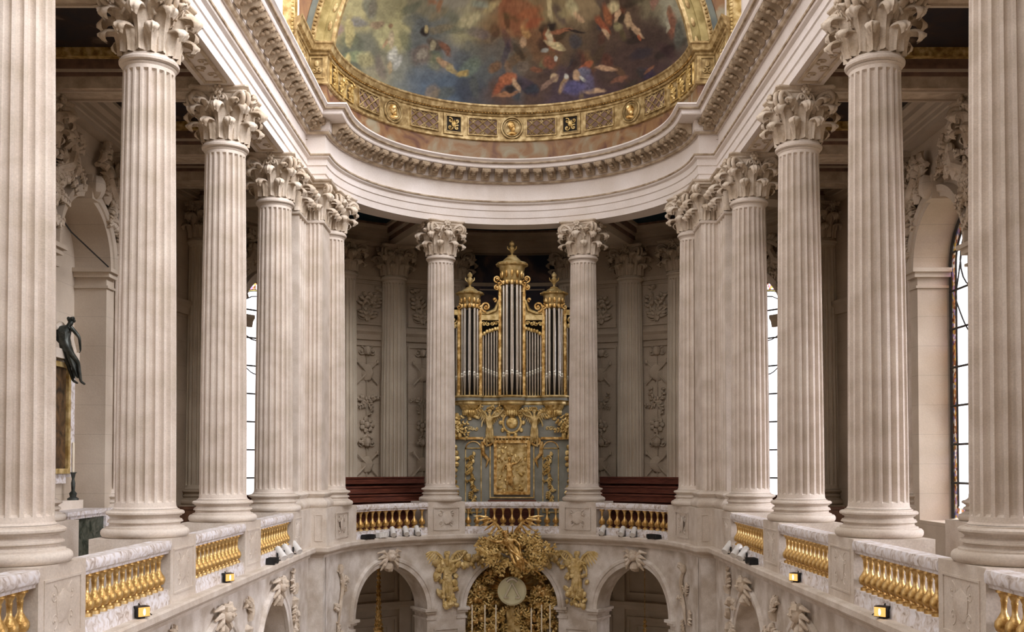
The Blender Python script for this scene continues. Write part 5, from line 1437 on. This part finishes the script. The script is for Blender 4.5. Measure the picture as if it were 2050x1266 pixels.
mb = MB(); mb.lathe([(.01, -.06), (.16, -.05), (.20, 0), (.16, .05), (.01, .08)], 20, (0, 0, 0), Matrix.Translation((0, YO - .02, 1.38)) @ Matrix.Rotation(PI / 2, 4, 'X'))
mb.tube([(.30 * math.cos(a), YO - .04, 1.38 + .34 * math.sin(a)) for a in [2 * PI * i / 24 for i in range(25)]], .04, 6)
for k in range(10): a = 2 * PI * k / 10; mb.blob((.38 * math.cos(a), YO - .03, 1.38 + .42 * math.sin(a)), (.07, .04, .08), 6)
mb.blob((0, YO - .08, 1.80), (.16, .08, .08), 8)
oo('cartouche', mb, 'goldrelief')
for s in (-1, 1):
    f = angel('winged_figure', '', '', 'goldmatt', (s * .74, -.10, .55 - Z_TRIB), .72, -s, None, .5, parent=org, wsp=.9)
    mb = MB(); scroll(mb, P, 1, s * .80, .78, .20, 1.6, PI / 2, s, .055, -.06); mb.tube([(s * .98, YO - .05, .75), (s * .95, YO - .05, .35), (s * .78, YO - .05, .15), (s * .86, YO - .05, -.1)], [.06, .07, .06, .015], 7); oo('scroll', mb, 'gold')
    ofr(min(s * 1.0, s * 1.55), max(s * 1.0, s * 1.55), -1.6, .55, .035, .03)
    mb = MB(); arch_mould(mb, P, 1, s * 1.275, .5, [(.24, 0), (.24, -.03), (.275, -.03), (.275, 0)]); mb.box(min(s * .95, s * 2.2), max(s * .95, s * 2.2), YO - .10, YO, .82, .90); oo('panel_arch', mb, 'gold')
    mb = MB(); rnd = random.Random(7)
    for k in range(8):
        z = .35 - .24 * k; leafspray(mb, P, 1, s * 1.275, z, rnd.uniform(-2.6, -.5), .26, .13, -.01, 4, .05, rnd); mb.blob((s * 1.275 + rnd.uniform(-.06, .06), YO - .05, z), (.06, .05, .08), 7, None, .4, k)
    oo('garland', mb, 'goldrelief')
    mb = MB()
    for k in range(14): mb.blob((s * (1.88 + .05 * math.sin(k)), YO - .04, -1.9 + .19 * k), (.11, .06, .09), 7, None, .4, k)
    oo('palm_stem', mb, 'goldrelief')
    mb = MB()
    for k in range(9):
        a = PI * k / 8; leafspray(mb, P, 1, s * 1.9, 1.15, a, .45, .16, -.04, 5, .08, rnd)
    for k in range(12): mb.blob((s * (1.7 + rnd.uniform(0, .4)), YO - .08, rnd.uniform(.9, 1.6)), (.10, .07, .12), 7, None, .4, k)
    oo('palm_crown', mb, 'goldrelief')
    mb = MB()
    for k in range(5): leafspray(mb, P, 1, s * (.3 + .3 * k), 1.75, (PI / 2 + s * 1.2), .3, .14, -.02, 4, .05, rnd)
    for k in range(6): mb.blob((s * (1.15 + .08 * k), YO - .04, 1.55 + .03 * k), (.09, .05, .06), 6, None, .4, k)
    oo('scrollwork', mb, 'goldrelief')
    mb = MB()
    for q in range(4): scroll(mb, P, 1, s * 1.35 + (q - 1.5) * .12, 1.18, .07, 1.2, q, 1, .02, -.02)
    oo('rinceau', mb, 'spandrelgold')
mb = MB(); mb.box(-.72, .72, YO - .55, YO, Z_TRIB, -1.25); mb.box(-.78, .78, YO - .6, YO, -1.25, -1.17); oo('key_desk', mb, 'bench', sm=0)
mb = MB()
for k in range(9): mb.blob((-.64 + .16 * k, YO - .57, -1.32), (.06, .03, .06), 6)
oo('desk_garland', mb, 'gold')

# ------------------------------------------------------------------ benches
def bench(s, r, zf, label, a0=21, a1=66):
    e = thing('choir_bench', label, 'bench', pol(r, s * (a0 + a1) / 2, zf), 0, 'choir benches'); L_ = Vector(e.location)
    def arc(name, prof):
        mb = MB(); n = 18; rows = [[Vector(pol(r + o, s * (a0 + (a1 - a0) * i / n), zf + z)) - L_ for o, z in prof] for i in range(n + 1)]
        b = mb.grid(rows, wrap_u=True); m = len(prof); mb.f.append(tuple(b + k for k in reversed(range(m)))); mb.f.append(tuple(b + n * m + k for k in range(m))); return obj(name, mb, 'bench', e, 25)
    arc('seat', [(0, .42), (.42, .42), (.42, .46), (0, .46)])
    arc('backrest', [(-.06, .0), (-.02, .0), (-.02, .92), (-.06, .92)])
    arc('top_rail', [(-.10, .92), (.02, .92), (.02, .97), (-.10, .97)])
    arc('book_ledge', [(-.30, .74), (-.06, .74), (-.06, .77), (-.30, .77)])
    for q in (0, .34, .67, 1):
        a = s * (a0 + (a1 - a0) * q); mb = MB()
        T = Matrix.Translation(Vector(pol(r, a, zf)) - L_) @ Matrix.Rotation(-math.radians(a), 4, 'Z'); mb.box(-.025, .025, -.06, .42, 0, .42, T); obj('end_panel', mb, 'bench', e, 0)
for s, sd in ((-1, 'left'), (1, 'right')):
    mb = MB(); rows = []
    pr_ = [(6.75, Z_TRIB), (6.75, -1.95), (7.6, -1.95), (7.6, -1.70), (8.45, -1.70), (8.45, -1.40), (9.0, -1.40), (9.0, Z_TRIB)]
    n = 18; rows = [[pol(r, s * (20.5 + 46.5 * i / n), z) for r, z in pr_] for i in range(n + 1)]
    b = mb.grid(rows, wrap_u=True); m = len(pr_); mb.f.append(tuple(b + k for k in reversed(range(m)))); mb.f.append(tuple(b + n * m + k for k in range(m)))
    tag(obj('tiered_platform', mb, 'bench', None, 25), 'stepped red-brown wooden platform under the %s benches' % sd, 'platform')
    for r, zf, w in ((6.05, Z_TRIB, 'front row at floor level'), (7.0, -1.95, 'second row'), (7.85, -1.70, 'third row'), (8.6, -1.40, 'back row, highest')):
        bench(s, r, zf, 'red-brown wooden bench %s of the organ, %s' % (sd, w))

# ------------------------------------------------------------------ gilded glory in the central arch
gl = thing('gilded_glory', 'gilded sunburst of clouds and rays filling the central apse arch', 'sculpture', (0, 33.45, -6.6)); GL = Vector(gl.location)
def go(name, mb, mat, par=gl, sm=35):
    mb.v = [tuple(Vector(v) - GL) for v in mb.v]; return obj(name, mb, mat, par, sm)
Pg = lambda u, off, z: (u, 33.45 + off, z)
mb = MB(); N = 72; rim = []; cz = -4.03
for k in range(N):
    a = 2 * PI * k / N; L = 1.45 if k % 2 else 1.25
    rim.append((L * math.cos(a), 33.52 + (.06 if k % 2 else -.02), cz + L * math.sin(a) * (1 if math.sin(a) > 0 else 2.0)))
b = mb.add([(0, 33.3, cz)] + rim, [(0, 1 + k, 1 + (k + 1) % N) for k in range(N)])
mb.v = [(max(-1.49, min(1.49, v[0])), v[1], min(v[2], ARC_S + math.sqrt(max(0, 1.49 ** 2 - min(1.49, abs(v[0])) ** 2)))) for v in mb.v]
go('ray_disc', mb, 'goldmatt', sm=0)
mb = MB(); rnd = random.Random(8)
for k in range(46):
    a = 2 * PI * k / 46 + rnd.uniform(-.03, .03); L = rnd.uniform(.7, 1.1); 
    if math.sin(a) > .2: L = min(L, .95)
    mb.tube([Pg(.42 * math.cos(a), -.12, cz + .42 * math.sin(a)), Pg(L * math.cos(a), -.10, cz + L * math.sin(a))], [.03, .008], 4)
go('ray', mb, 'gold')
inside = lambda u, z: (abs(u) < 1.42 and (z < ARC_S or u * u + (z - ARC_S) ** 2 < 1.40 ** 2) and u * u + (z - cz) ** 2 > (.62 + .25 * (z > cz)) ** 2 and not (abs(u) < .28 and z < cz))
mb = MB(); clouds(mb, Pg, 1, -1.45, 1.45, -6.5, -3.05, 620, .05, .14, 21, -.05, inside, .28)
rl = random.Random(5); kk = 0
while kk < 90:
    u, z = rl.uniform(-1.4, 1.4), rl.uniform(-6.3, -3.1)
    if inside(u, z): leafspray(mb, Pg, 1, u, z, rl.uniform(0, 6.28), .34, .15, -.3, 4, .1, rl); kk += 1
go('cloud_mass', mb, 'goldrelief')
mb = MB(); clouds(mb, Pg, 1, -1.45, 1.45, -6.5, -3.05, 260, .04, .09, 22, -.25, inside, .18); go('gilt_cloud_tuft', mb, 'gold')
for i in range(14):
    a = i * 2.4 + .4; rr = .95 + .35 * ((i * 7) % 5) / 5; u, z = rr * math.cos(a), cz - .3 + rr * math.sin(a)
    if not inside(u, z): continue
    mb = MB(); mb.blob(Pg(u, -.42, z), (.085, .085, .10), 10); mb.blob(Pg(u, -.38, z + .05), (.10, .09, .07), 8, None, .4, i)
    for q in (-1, 1):
        for k in range(3): mb.tube([Pg(u + q * .06, -.38, z - .03), Pg(u + q * .18, -.42, z + .04 - .05 * k), Pg(u + q * .28, -.36, z - .08 * k)], [.03, .035, .01], 5)
    go('winged_head', mb, 'gold')
mb = MB(); mb.lathe([(.30, -.05), (.40, -.06), (.46, -.02), (.46, .03), (.40, .05), (.005, .05)], 40, (0, 0, 0), Matrix.Translation((0, 32.80, cz)) @ Matrix.Rotation(-PI / 2, 4, 'X')); go('halo_disc', mb, 'halo')
mb = MB(); tri = [(-.24, cz - .20), (0, cz + .27), (.24, cz - .20)]
for i in range(3):
    a, b = tri[i], tri[(i + 1) % 3]
    if i == 2: 
        mb.tube([(a[0], 32.70, a[1]), (a[0] - .14, 32.70, a[1])], .032, 6); mb.tube([(b[0] + .14, 32.70, b[1]), (b[0], 32.70, b[1])], .032, 6)
    else: mb.tube([(a[0], 32.70, a[1]), (b[0], 32.70, b[1])], .034, 6)
mb.tube([(-.16 + .04 * k, 32.70, cz + .40 - (k - 4) ** 2 * .006) for k in range(9)], .045, 6)
go('triangle', mb, 'silver')
mb = MB(); rnd = random.Random(2)
for k in range(9): mb.tube([Pg(rnd.uniform(-.2, .2), -.3, cz - .5), Pg(rnd.uniform(-.25, .25), -.35, cz - 1.3), Pg(rnd.uniform(-.3, .3), -.3, cz - 2.4)], [.06, .09, .05], 6)
go('drapery', mb, 'goldmatt')

# flying angel breaking through the ledge
FLY = dict(pelvis=(0, 0, .95), waist=(-.06, -.06, 1.08), chest=(-.16, -.10, 1.26), neck=(-.24, -.14, 1.42), chin=(-.26, -.18, 1.49), crown=(-.30, -.17, 1.58),
           shl=(-.36, -.10, 1.30), ell=(-.62, -.18, 1.30), wrl=(-.86, -.26, 1.40), hdl=(-.93, -.28, 1.43), shr=(.02, -.10, 1.38), elr=(.20, -.26, 1.22), wrr=(.22, -.34, .98), hdr=(.24, -.36, .92),
           hil=(-.09, 0, .90), knl=(.05, -.22, .55), anl=(.40, -.12, .36), tol=(.50, -.12, .28), hir=(.10, 0, .90), knr=(.42, -.12, .62), anr=(.78, -.05, .30), tor=(.90, -.05, .20))
an = angel('gilded_angel', 'flying gilded angel on clouds breaking over the ledge below the central balustrade', 'statue', 'gold', (.05, 32.30, -3.65), .95, 1, FLY, 1.0, wsp=1.15, wup=.85)
mb = MB(); Pn = lambda u, off, z: (u, off, z)
clouds(mb, Pn, 1, -1.0, .95, .40, 1.25, 150, .05, .13, 31, .28, lambda u, z: (u / 1.0) ** 2 + ((z - .86) / .42) ** 2 < 1, .25)
rl = random.Random(77)
for k in range(60):
    a = rl.uniform(0, 2 * PI); rr = rl.uniform(.35, .95); leafspray(mb, Pn, 1, rr * math.cos(a), .90 + .42 * rr * math.sin(a), a + rl.uniform(-.6, .6), .38, .16, .05, 4, .12, rl)
obj('cloud', mb, 'goldrelief', an)
mb = MB(); rnd = random.Random(6)
for k in range(26):
    a = rnd.uniform(.1, PI - .1); L = rnd.uniform(.5, .95); mb.tube([(-.1, .15, .95), (-.1 + L * math.cos(a), .10, .95 + L * .9 * math.sin(a))], [.05, .012], 4)
obj('ray', mb, 'gold', an)
# spandrel angels and cherub clouds, pale gilt
for s, sd in ((-1, 'left'), (1, 'right')):
    c = pol(4.98, s * 24.2, -4.45)
    J = dict(STAND); 
    a_ = angel('spandrel_angel', 'pale gilt angel relief between the central arch and the %s arch' % sd, 'statue', 'spandrelgold', c, .98, -s if s < 0 else -s, J, .35, -s * math.radians(24.2), wsp=.95)
    mb = MB(); clouds(mb, lambda u, off, z: (u, off, z), 1, -.34, .34, .0, .55, 22, .06, .15, 41 + s, 0, None, .06); clouds(mb, lambda u, off, z: (u, off, z), 1, -.38, .38, .7, 1.4, 26, .07, .17, 43 + s, .02, None, .06); obj('cloud', mb, 'spandrelgold', a_)
    mb = MB(); cc = pol(4.98, s * 14.8, -3.0); e = thing('cherub_cloud', 'small gilt cherub heads on cloud above the %s haunch of the central arch' % sd, 'sculpture', cc, -s * math.radians(14.8))
    clouds(mb, lambda u, off, z: (u, off, z), 1, -.36, .36, -.28, .22, 26, .06, .14, 51 + s, 0, None, .06); obj('cloud', mb, 'spandrelgold', e)
    for q in (-.14, .14):
        mb = MB(); mb.blob((q, -.14, .05), (.09, .09, .11), 10); mb.blob((q, -.13, .12), (.10, .09, .06), 8, None, .4, 2); mb.blob((q, -.235, .04), .018, 5); obj('cherub_head', mb, 'spandrelgold', e)

# ------------------------------------------------------------------ high altar candles (altar itself lies just below the view)
al = thing('high_altar', 'marble high altar below the gilded sunburst', 'altar', (0, 31.8, Z_FLOOR))
mb = MB(); mb.box(-1.6, 1.6, -.5, .5, 0, .95); mb.box(-1.7, 1.7, -.6, .6, .95, 1.05); obj('altar_block', mb, 'marble', al, 0)
mb = MB(); mb.box(-1.5, 1.5, .15, .5, 1.05, 4.0); obj('retable_shelf', mb, 'marble', al, 0)
for i, (x, w) in enumerate(((-1.24, 'leftmost'), (-.84, 'second from the left'), (-.50, 'third from the left'), (.60, 'third from the right'), (.92, 'second from the right'), (1.18, 'rightmost'))):
    e = thing('altar_candle', 'tall thin altar candle before the sunburst, %s of six' % w, 'candle', (x, 32.1, Z_FLOOR + 4.0), 0, 'altar candles')
    h = -4.36 - (Z_FLOOR + 4.0) - (.10 if i in (3,) else 0)
    mb = MB(); mb.lathe([(.10, 0), (.10, .04), (.03, .09), (.05, .25), (.02, .35), (.045, .6), (.02, .7), (.06, .8)], 12); obj('candlestick', mb, 'gold', e)
    mb = MB(); mb.lathe([(.022, .8), (.022, h - .02), (.008, h)], 10); obj('wax_stick', mb, 'wax', e)

# ------------------------------------------------------------------ hanging chandeliers of the lower passage
def chandelier(x, y, ztop, label):
    e = thing('hanging_chandelier', label, 'chandelier', (x, y, -2.62))
    mb = MB(); mb.tube([(0, 0, 0), (0, 0, -4.6)], .012, 5); obj('chain', mb, 'gold', e)
    mb = MB(); z = ztop + 2.62; k = 0
    while z > -4.3:
        w = .035 + .004 * k + (.012 * (k - 12) ** 1.3 if k > 12 else 0)
        mb.blob((0, 0, z), (min(w, .20), min(w, .20), .06 + .004 * k), 8, None, .3, k); 
        for q in range(6): a = q * PI / 3 + k; mb.blob((min(w, .2) * math.cos(a), min(w, .2) * math.sin(a), z - .05), (.03, .03, .05), 5)
        z -= .14; k += 1
    obj('crystal_stem', mb, 'gold', e)
    for q in range(8):
        a = q * PI / 4; mb = MB(); d = Vector((math.cos(a), math.sin(a), 0))
        mb.tube([d * .1 + Vector((0, 0, -3.9)), d * .35 + Vector((0, 0, -4.15)), d * .55 + Vector((0, 0, -3.95)), d * .6 + Vector((0, 0, -3.8))], [.03, .03, .025, .05], 6); obj('arm', mb, 'gold', e)
chandelier(-4.42, 34.2, -3.3, 'gilded chandelier hanging inside the arch left of the central sunburst')
chandelier(4.55, 35.4, -5.35, 'gilded chandelier hanging low inside the arch right of the sunburst')

# ------------------------------------------------------------------ lamps on the ledge
def flood(x, y, s, label):
    e = thing('floodlight', label, 'lamp', (x, y, -2.2), 0, 'lit ledge floodlights')
    T = Matrix.Rotation(s * .8, 4, 'Z') @ Matrix.Scale(.8, 4)
    mb = MB(); mb.box(-.10, .10, -.10, .12, .03, .22, T); mb.box(-.08, .08, -.04, .04, 0, .03, T)
    for k in range(4): mb.box(s * .10, s * .125, -.09 + .055 * k, -.07 + .055 * k, .04, .21, T)
    obj('housing', mb, 'black', e, 0)
    mb = MB(); mb.box(min(-s * .125, -s * .10), max(-s * .125, -s * .10), -.09, .11, .045, .205, T); obj('lens', mb, 'lamp', e, 0)
    mb = MB(); mb.blob(T @ Vector((-s * .13, .01, .125)), (.012, .05, .05), 8); obj('bulb', mb, 'lampwhite', e)
    mb = MB(); mb.tube([T @ Vector((s * .1, 0, .15)), T @ Vector((s * .2, .05, .24)), T @ Vector((s * .26, .15, .12)), T @ Vector((s * .2, .3, .01))], .008, 5); obj('cable', mb, 'black', e)
flood(-5.30, 14.75, -1, 'glowing warm floodlight on the left ledge under the nearer balustrade')
flood(-5.30, 19.2, -1, 'glowing warm floodlight on the left ledge under the second balustrade')
flood(5.30, 14.75, 1, 'glowing warm floodlight on the right ledge under the nearer balustrade')
flood(5.30, 19.25, 1, 'glowing warm floodlight on the right ledge under the second balustrade')
def spot(x, y, dirdeg, label, tilt=35, lit=True):
    e = thing('spotlight', label, 'lamp', (x, y, -2.2), math.radians(dirdeg), 'white ledge spotlights')
    T = Matrix.Translation((0, 0, .16)) @ Matrix.Rotation(math.radians(90 + tilt), 4, 'X')
    mb = MB(); mb.lathe([(.05, -.20), (.075, -.17), (.08, .0), (.085, .14), (.085, .16), (.07, .16)], 16, (0, 0, 0), T); obj('lamp_can', mb, 'white', e)
    mb = MB(); mb.lathe([(.068, .148), (.068, .155)], 14, (0, 0, 0), T); obj('lens', mb, 'lamp' if lit else 'silver', e)
    mb = MB(); mb.box(-.11, .11, -.03, .03, 0, .02); mb.box(-.105, -.092, -.02, .02, .02, .18); mb.box(.092, .105, -.02, .02, .02, .18); obj('bracket', mb, 'black', e, 0)
def ang_px(px, r):
    lo, hi = -89.0, 89.0
    f = lambda t: 1025 + F * pol(r, t)[0] / pol(r, t)[1] - px
    for _ in range(50):
        m_ = (lo + hi) / 2
        if f(m_) > 0: hi = m_
        else: lo = m_
    return lo
for px, w in ((787, 'nearest the corner'), (813, 'middle'), (836, 'nearest the organ')):
    a = ang_px(px, 4.83); x, y = pol(4.83, a); spot(x, y, 18, 'white spotlight on the apse ledge left of the organ, %s of three' % w)
for px, w in ((1206, 'nearest the organ'), (1245, 'middle'), (1268, 'nearest the corner')):
    a = ang_px(px, 4.83); x, y = pol(4.83, a); spot(x, y, -22, 'white spotlight on the apse ledge right of the organ, %s of three' % w)
def ballast(x, y, rz, label, mat='black', name='ballast_box', sz=(.24, .09, .13)):
    e = thing(name, label, 'control box', (x, y, -2.2), rz)
    mb = MB(); mb.box(-sz[0], sz[0], -sz[1], sz[1], .02, sz[2]); mb.box(-sz[0] * .8, -sz[0] * .6, -sz[1], sz[1], 0, .02); mb.box(sz[0] * .6, sz[0] * .8, -sz[1], sz[1], 0, .02)
    for k in range(5): mb.box(-sz[0] * .8 + k * .08, -sz[0] * .8 + k * .08 + .03, -sz[1] - .01, sz[1] + .01, .05, sz[2] + .01)
    obj('housing', mb, mat, e, 0)
    mb = MB(); mb.tube([(sz[0], 0, .06), (sz[0] + .08, .02, .12), (sz[0] + .14, 0, .02)], .008, 5); obj('cable', mb, 'black', e)
a = ang_px(738, 4.83); x, y = pol(4.83, a); ballast(x, y, -math.radians(a), 'black ballast box on the apse ledge left of the organ')
a = ang_px(764, 4.83); x, y = pol(4.83, a); ballast(x, y, -math.radians(a), 'white control box beside the black box on the left apse ledge', 'white', sz=(.17, .09, .15))
a = ang_px(1308, 4.83); x, y = pol(4.83, a); ballast(x, y, -math.radians(a), 'black ballast box on the apse ledge right of the organ')
for s, sd in ((-1, 'left'), (1, 'right')):
    ballast(s * 5.28, 22.75, PI / 2, 'black lamp ballast on the %s ledge before the corner' % sd)
    for y, w in ((23.6, 'nearest the camera'), (24.3, 'middle'), (25.3, 'nearest the corner')):
        spot(s * 5.29, y, -s * 50, 'white spotlight on the %s ledge before the corner, %s of three' % (sd, w), 40)

# ------------------------------------------------------------------ side altar in the left niche
ap = thing('altarpiece', 'marble altarpiece frame with curved pediment in the left niche', 'altarpiece', (-10.68, 23.65, -1.05))
mb = MB(); Pw = lambda y, off, z: (off, y, z)      # local: off runs away from the wall
for q in (-1, 1): mb.box(0, .22, q * .82 - .12, q * .82 + .12, .75, 3.55)
mb.box(0, .12, -.72, .72, .6, 3.5); obj('marble_surround', mb, 'marble', ap, 0)
mb = MB(); mb.box(0, .30, -1.0, 1.0, 3.5, 3.72)
for q in (-1, 1): mb.tube([(.15, q * .95, 3.75), (.15, q * .7, 4.1), (.15, q * .25, 4.3), (.15, 0, 4.2)], [.10, .11, .09, .06], 8)
obj('pediment', mb, 'stone', ap)
pt = thing('altar_painting', 'dark altar painting in a gold frame in the left niche', 'painting', (-10.54, 23.65, -.22))
mb = MB(); P0 = lambda u, off, z: (-off, u, z); frame_mould(mb, P0, 1, 0, .68, 0, 2.6, .12, .10); obj('gold_frame', mb, 'goldmatt', pt, 0)
mb = MB(); mb.box(0, .03, -.6, .6, .08, 2.5); obj('canvas', mb, 'altarpaint', pt, 0)
SLIDE = dict(pelvis=(0, 0, .95), waist=(0, .0, 1.10), chest=(.02, .05, 1.30), neck=(.10, .02, 1.46), chin=(.16, .0, 1.52), crown=(.20, 0, 1.62),
             shl=(-.10, .16, 1.38), ell=(.0, .30, 1.15), wrl=(.16, .25, .98), hdl=(.22, .22, .95), shr=(.10, -.14, 1.40), elr=(.22, -.26, 1.18), wrr=(.30, -.20, .95), hdr=(.32, -.18, .88),
             hil=(0, .09, .90), knl=(.20, .12, .52), anl=(.34, .10, .12), tol=(.50, .12, .06), hir=(.0, -.09, .90), knr=(.32, -.10, .56), anr=(.42, -.08, .10), tor=(.56, -.08, .03))
br = thing('bronze_figure', 'dark bronze seated figure leaning on the pediment of the left niche altar', 'statue', (-10.35, 23.75, 1.85), math.radians(62))
body('body', 'bronze', br, SLIDE, .93, Matrix.Identity(4)); h_ = hair_mb(SLIDE, .93, Matrix.Identity(4)); obj('hair', h_, 'bronze', br)
obj('robe', drape_mb([(0, 0, 1.3), (.05, 0, .95), (.22, 0, .6), (.34, 0, .2)], .09, .93, Matrix.Identity(4), 4, 6), 'bronze', br)
at_ = thing('altar_table', 'side altar table with pale top and dark green marble front', 'altar', (-10.15, 23.6, Z_TRIB))
mb = MB(); mb.box(-.5, .42, -1.15, 1.15, 0, .98); obj('table_body', mb, 'greenmarble', at_, 0)
mb = MB(); mb.box(-.5, .52, -1.25, 1.25, 1.06, 1.15); mb.box(-.5, .47, -1.2, 1.2, .98, 1.06); obj('table_top', mb, 'marble', at_, 0)
mb = MB()
for q in (-1, 1): mb.box(.36, .48, q * 1.05 - .10, q * 1.05 + .10, .0, .98)
obj('corner_pilaster', mb, 'marble', at_, 0)
mb = MB(); mb.box(-10.68, -10.3, 22.5, 24.75, -1.05, -.85); tag(obj('altar_shelf', mb, 'stone', None, 0), 'low stone shelf along the back of the side altar table', 'shelf')
for y, w in ((24.45, 'far end'), (23.0, 'near end')):
    e = thing('altar_candlestick', 'dark candlestick on the side altar shelf, %s' % w, 'candlestick', (-10.42, y, -.85), 0, 'side altar candlesticks')
    mb = MB(); mb.lathe([(.13, 0), (.13, .04), (.07, .08), (.09, .16), (.04, .22), (.05, .4), (.03, .5), (.05, .62), (.09, .66)], 12); obj('stem', mb, 'bronze', e)
    mb = MB(); mb.lathe([(.028, .66), (.028, 1.35), (.008, 1.38)], 8); obj('wax_stick', mb, 'wax', e)
mb = MB(); mb.tube([(-9.86, 21.8, 5.6), (-9.86, 22.9, 5.2), (-9.86, 25.05, 4.82)], .018, 5); tag(obj('tie_rod', mb, 'black'), 'thin dark iron rod slanting across the left niche arch', 'rod')

# ------------------------------------------------------------------ wooden chairs in the side aisles
def aisle_bench(x, y, rz, label):
    e = thing('aisle_bench', label, 'bench', (x, y, Z_TRIB), rz, 'dark aisle benches')
    mb = MB(); mb.box(-.95, .95, -.24, .24, .42, .47); obj('seat', mb, 'darkwood', e, 0)
    mb = MB(); mb.box(-.95, .95, .20, .25, .60, 1.02); mb.box(-1.0, 1.0, .18, .27, 1.02, 1.10)
    for k in range(9): mb.tube([(-.88 + .22 * k, .225, .47), (-.88 + .22 * k, .225, .54), (-.88 + .22 * k, .225, .61)], [.018, .035, .018], 6)
    obj('backrest', mb, 'darkwood', e)
    for px_ in (-.9, .9):
        for py_ in (-.2, .22):
            mb = MB(); mb.lathe([(.035, 0), (.05, .05), (.025, .12), (.045, .25), (.028, .36), (.045, .42)], 10, (px_, py_, 0)); obj('leg', mb, 'darkwood', e)
        mb = MB(); mb.tube([(px_, .22, .72), (px_, .0, .74), (px_, -.22, .70), (px_, -.22, .47)], .028, 6); obj('armrest', mb, 'darkwood', e)
for s, sd in ((-1, 'left'), (1, 'right')):
    aisle_bench(s * 8.35, 26.6, 0, 'dark carved wooden bench in the %s aisle, behind the second and third columns' % sd)
    aisle_bench(s * 7.9, 29.4, -s * .3, 'dark wooden bench in the %s corner of the curved passage, seen past the third column' % sd)
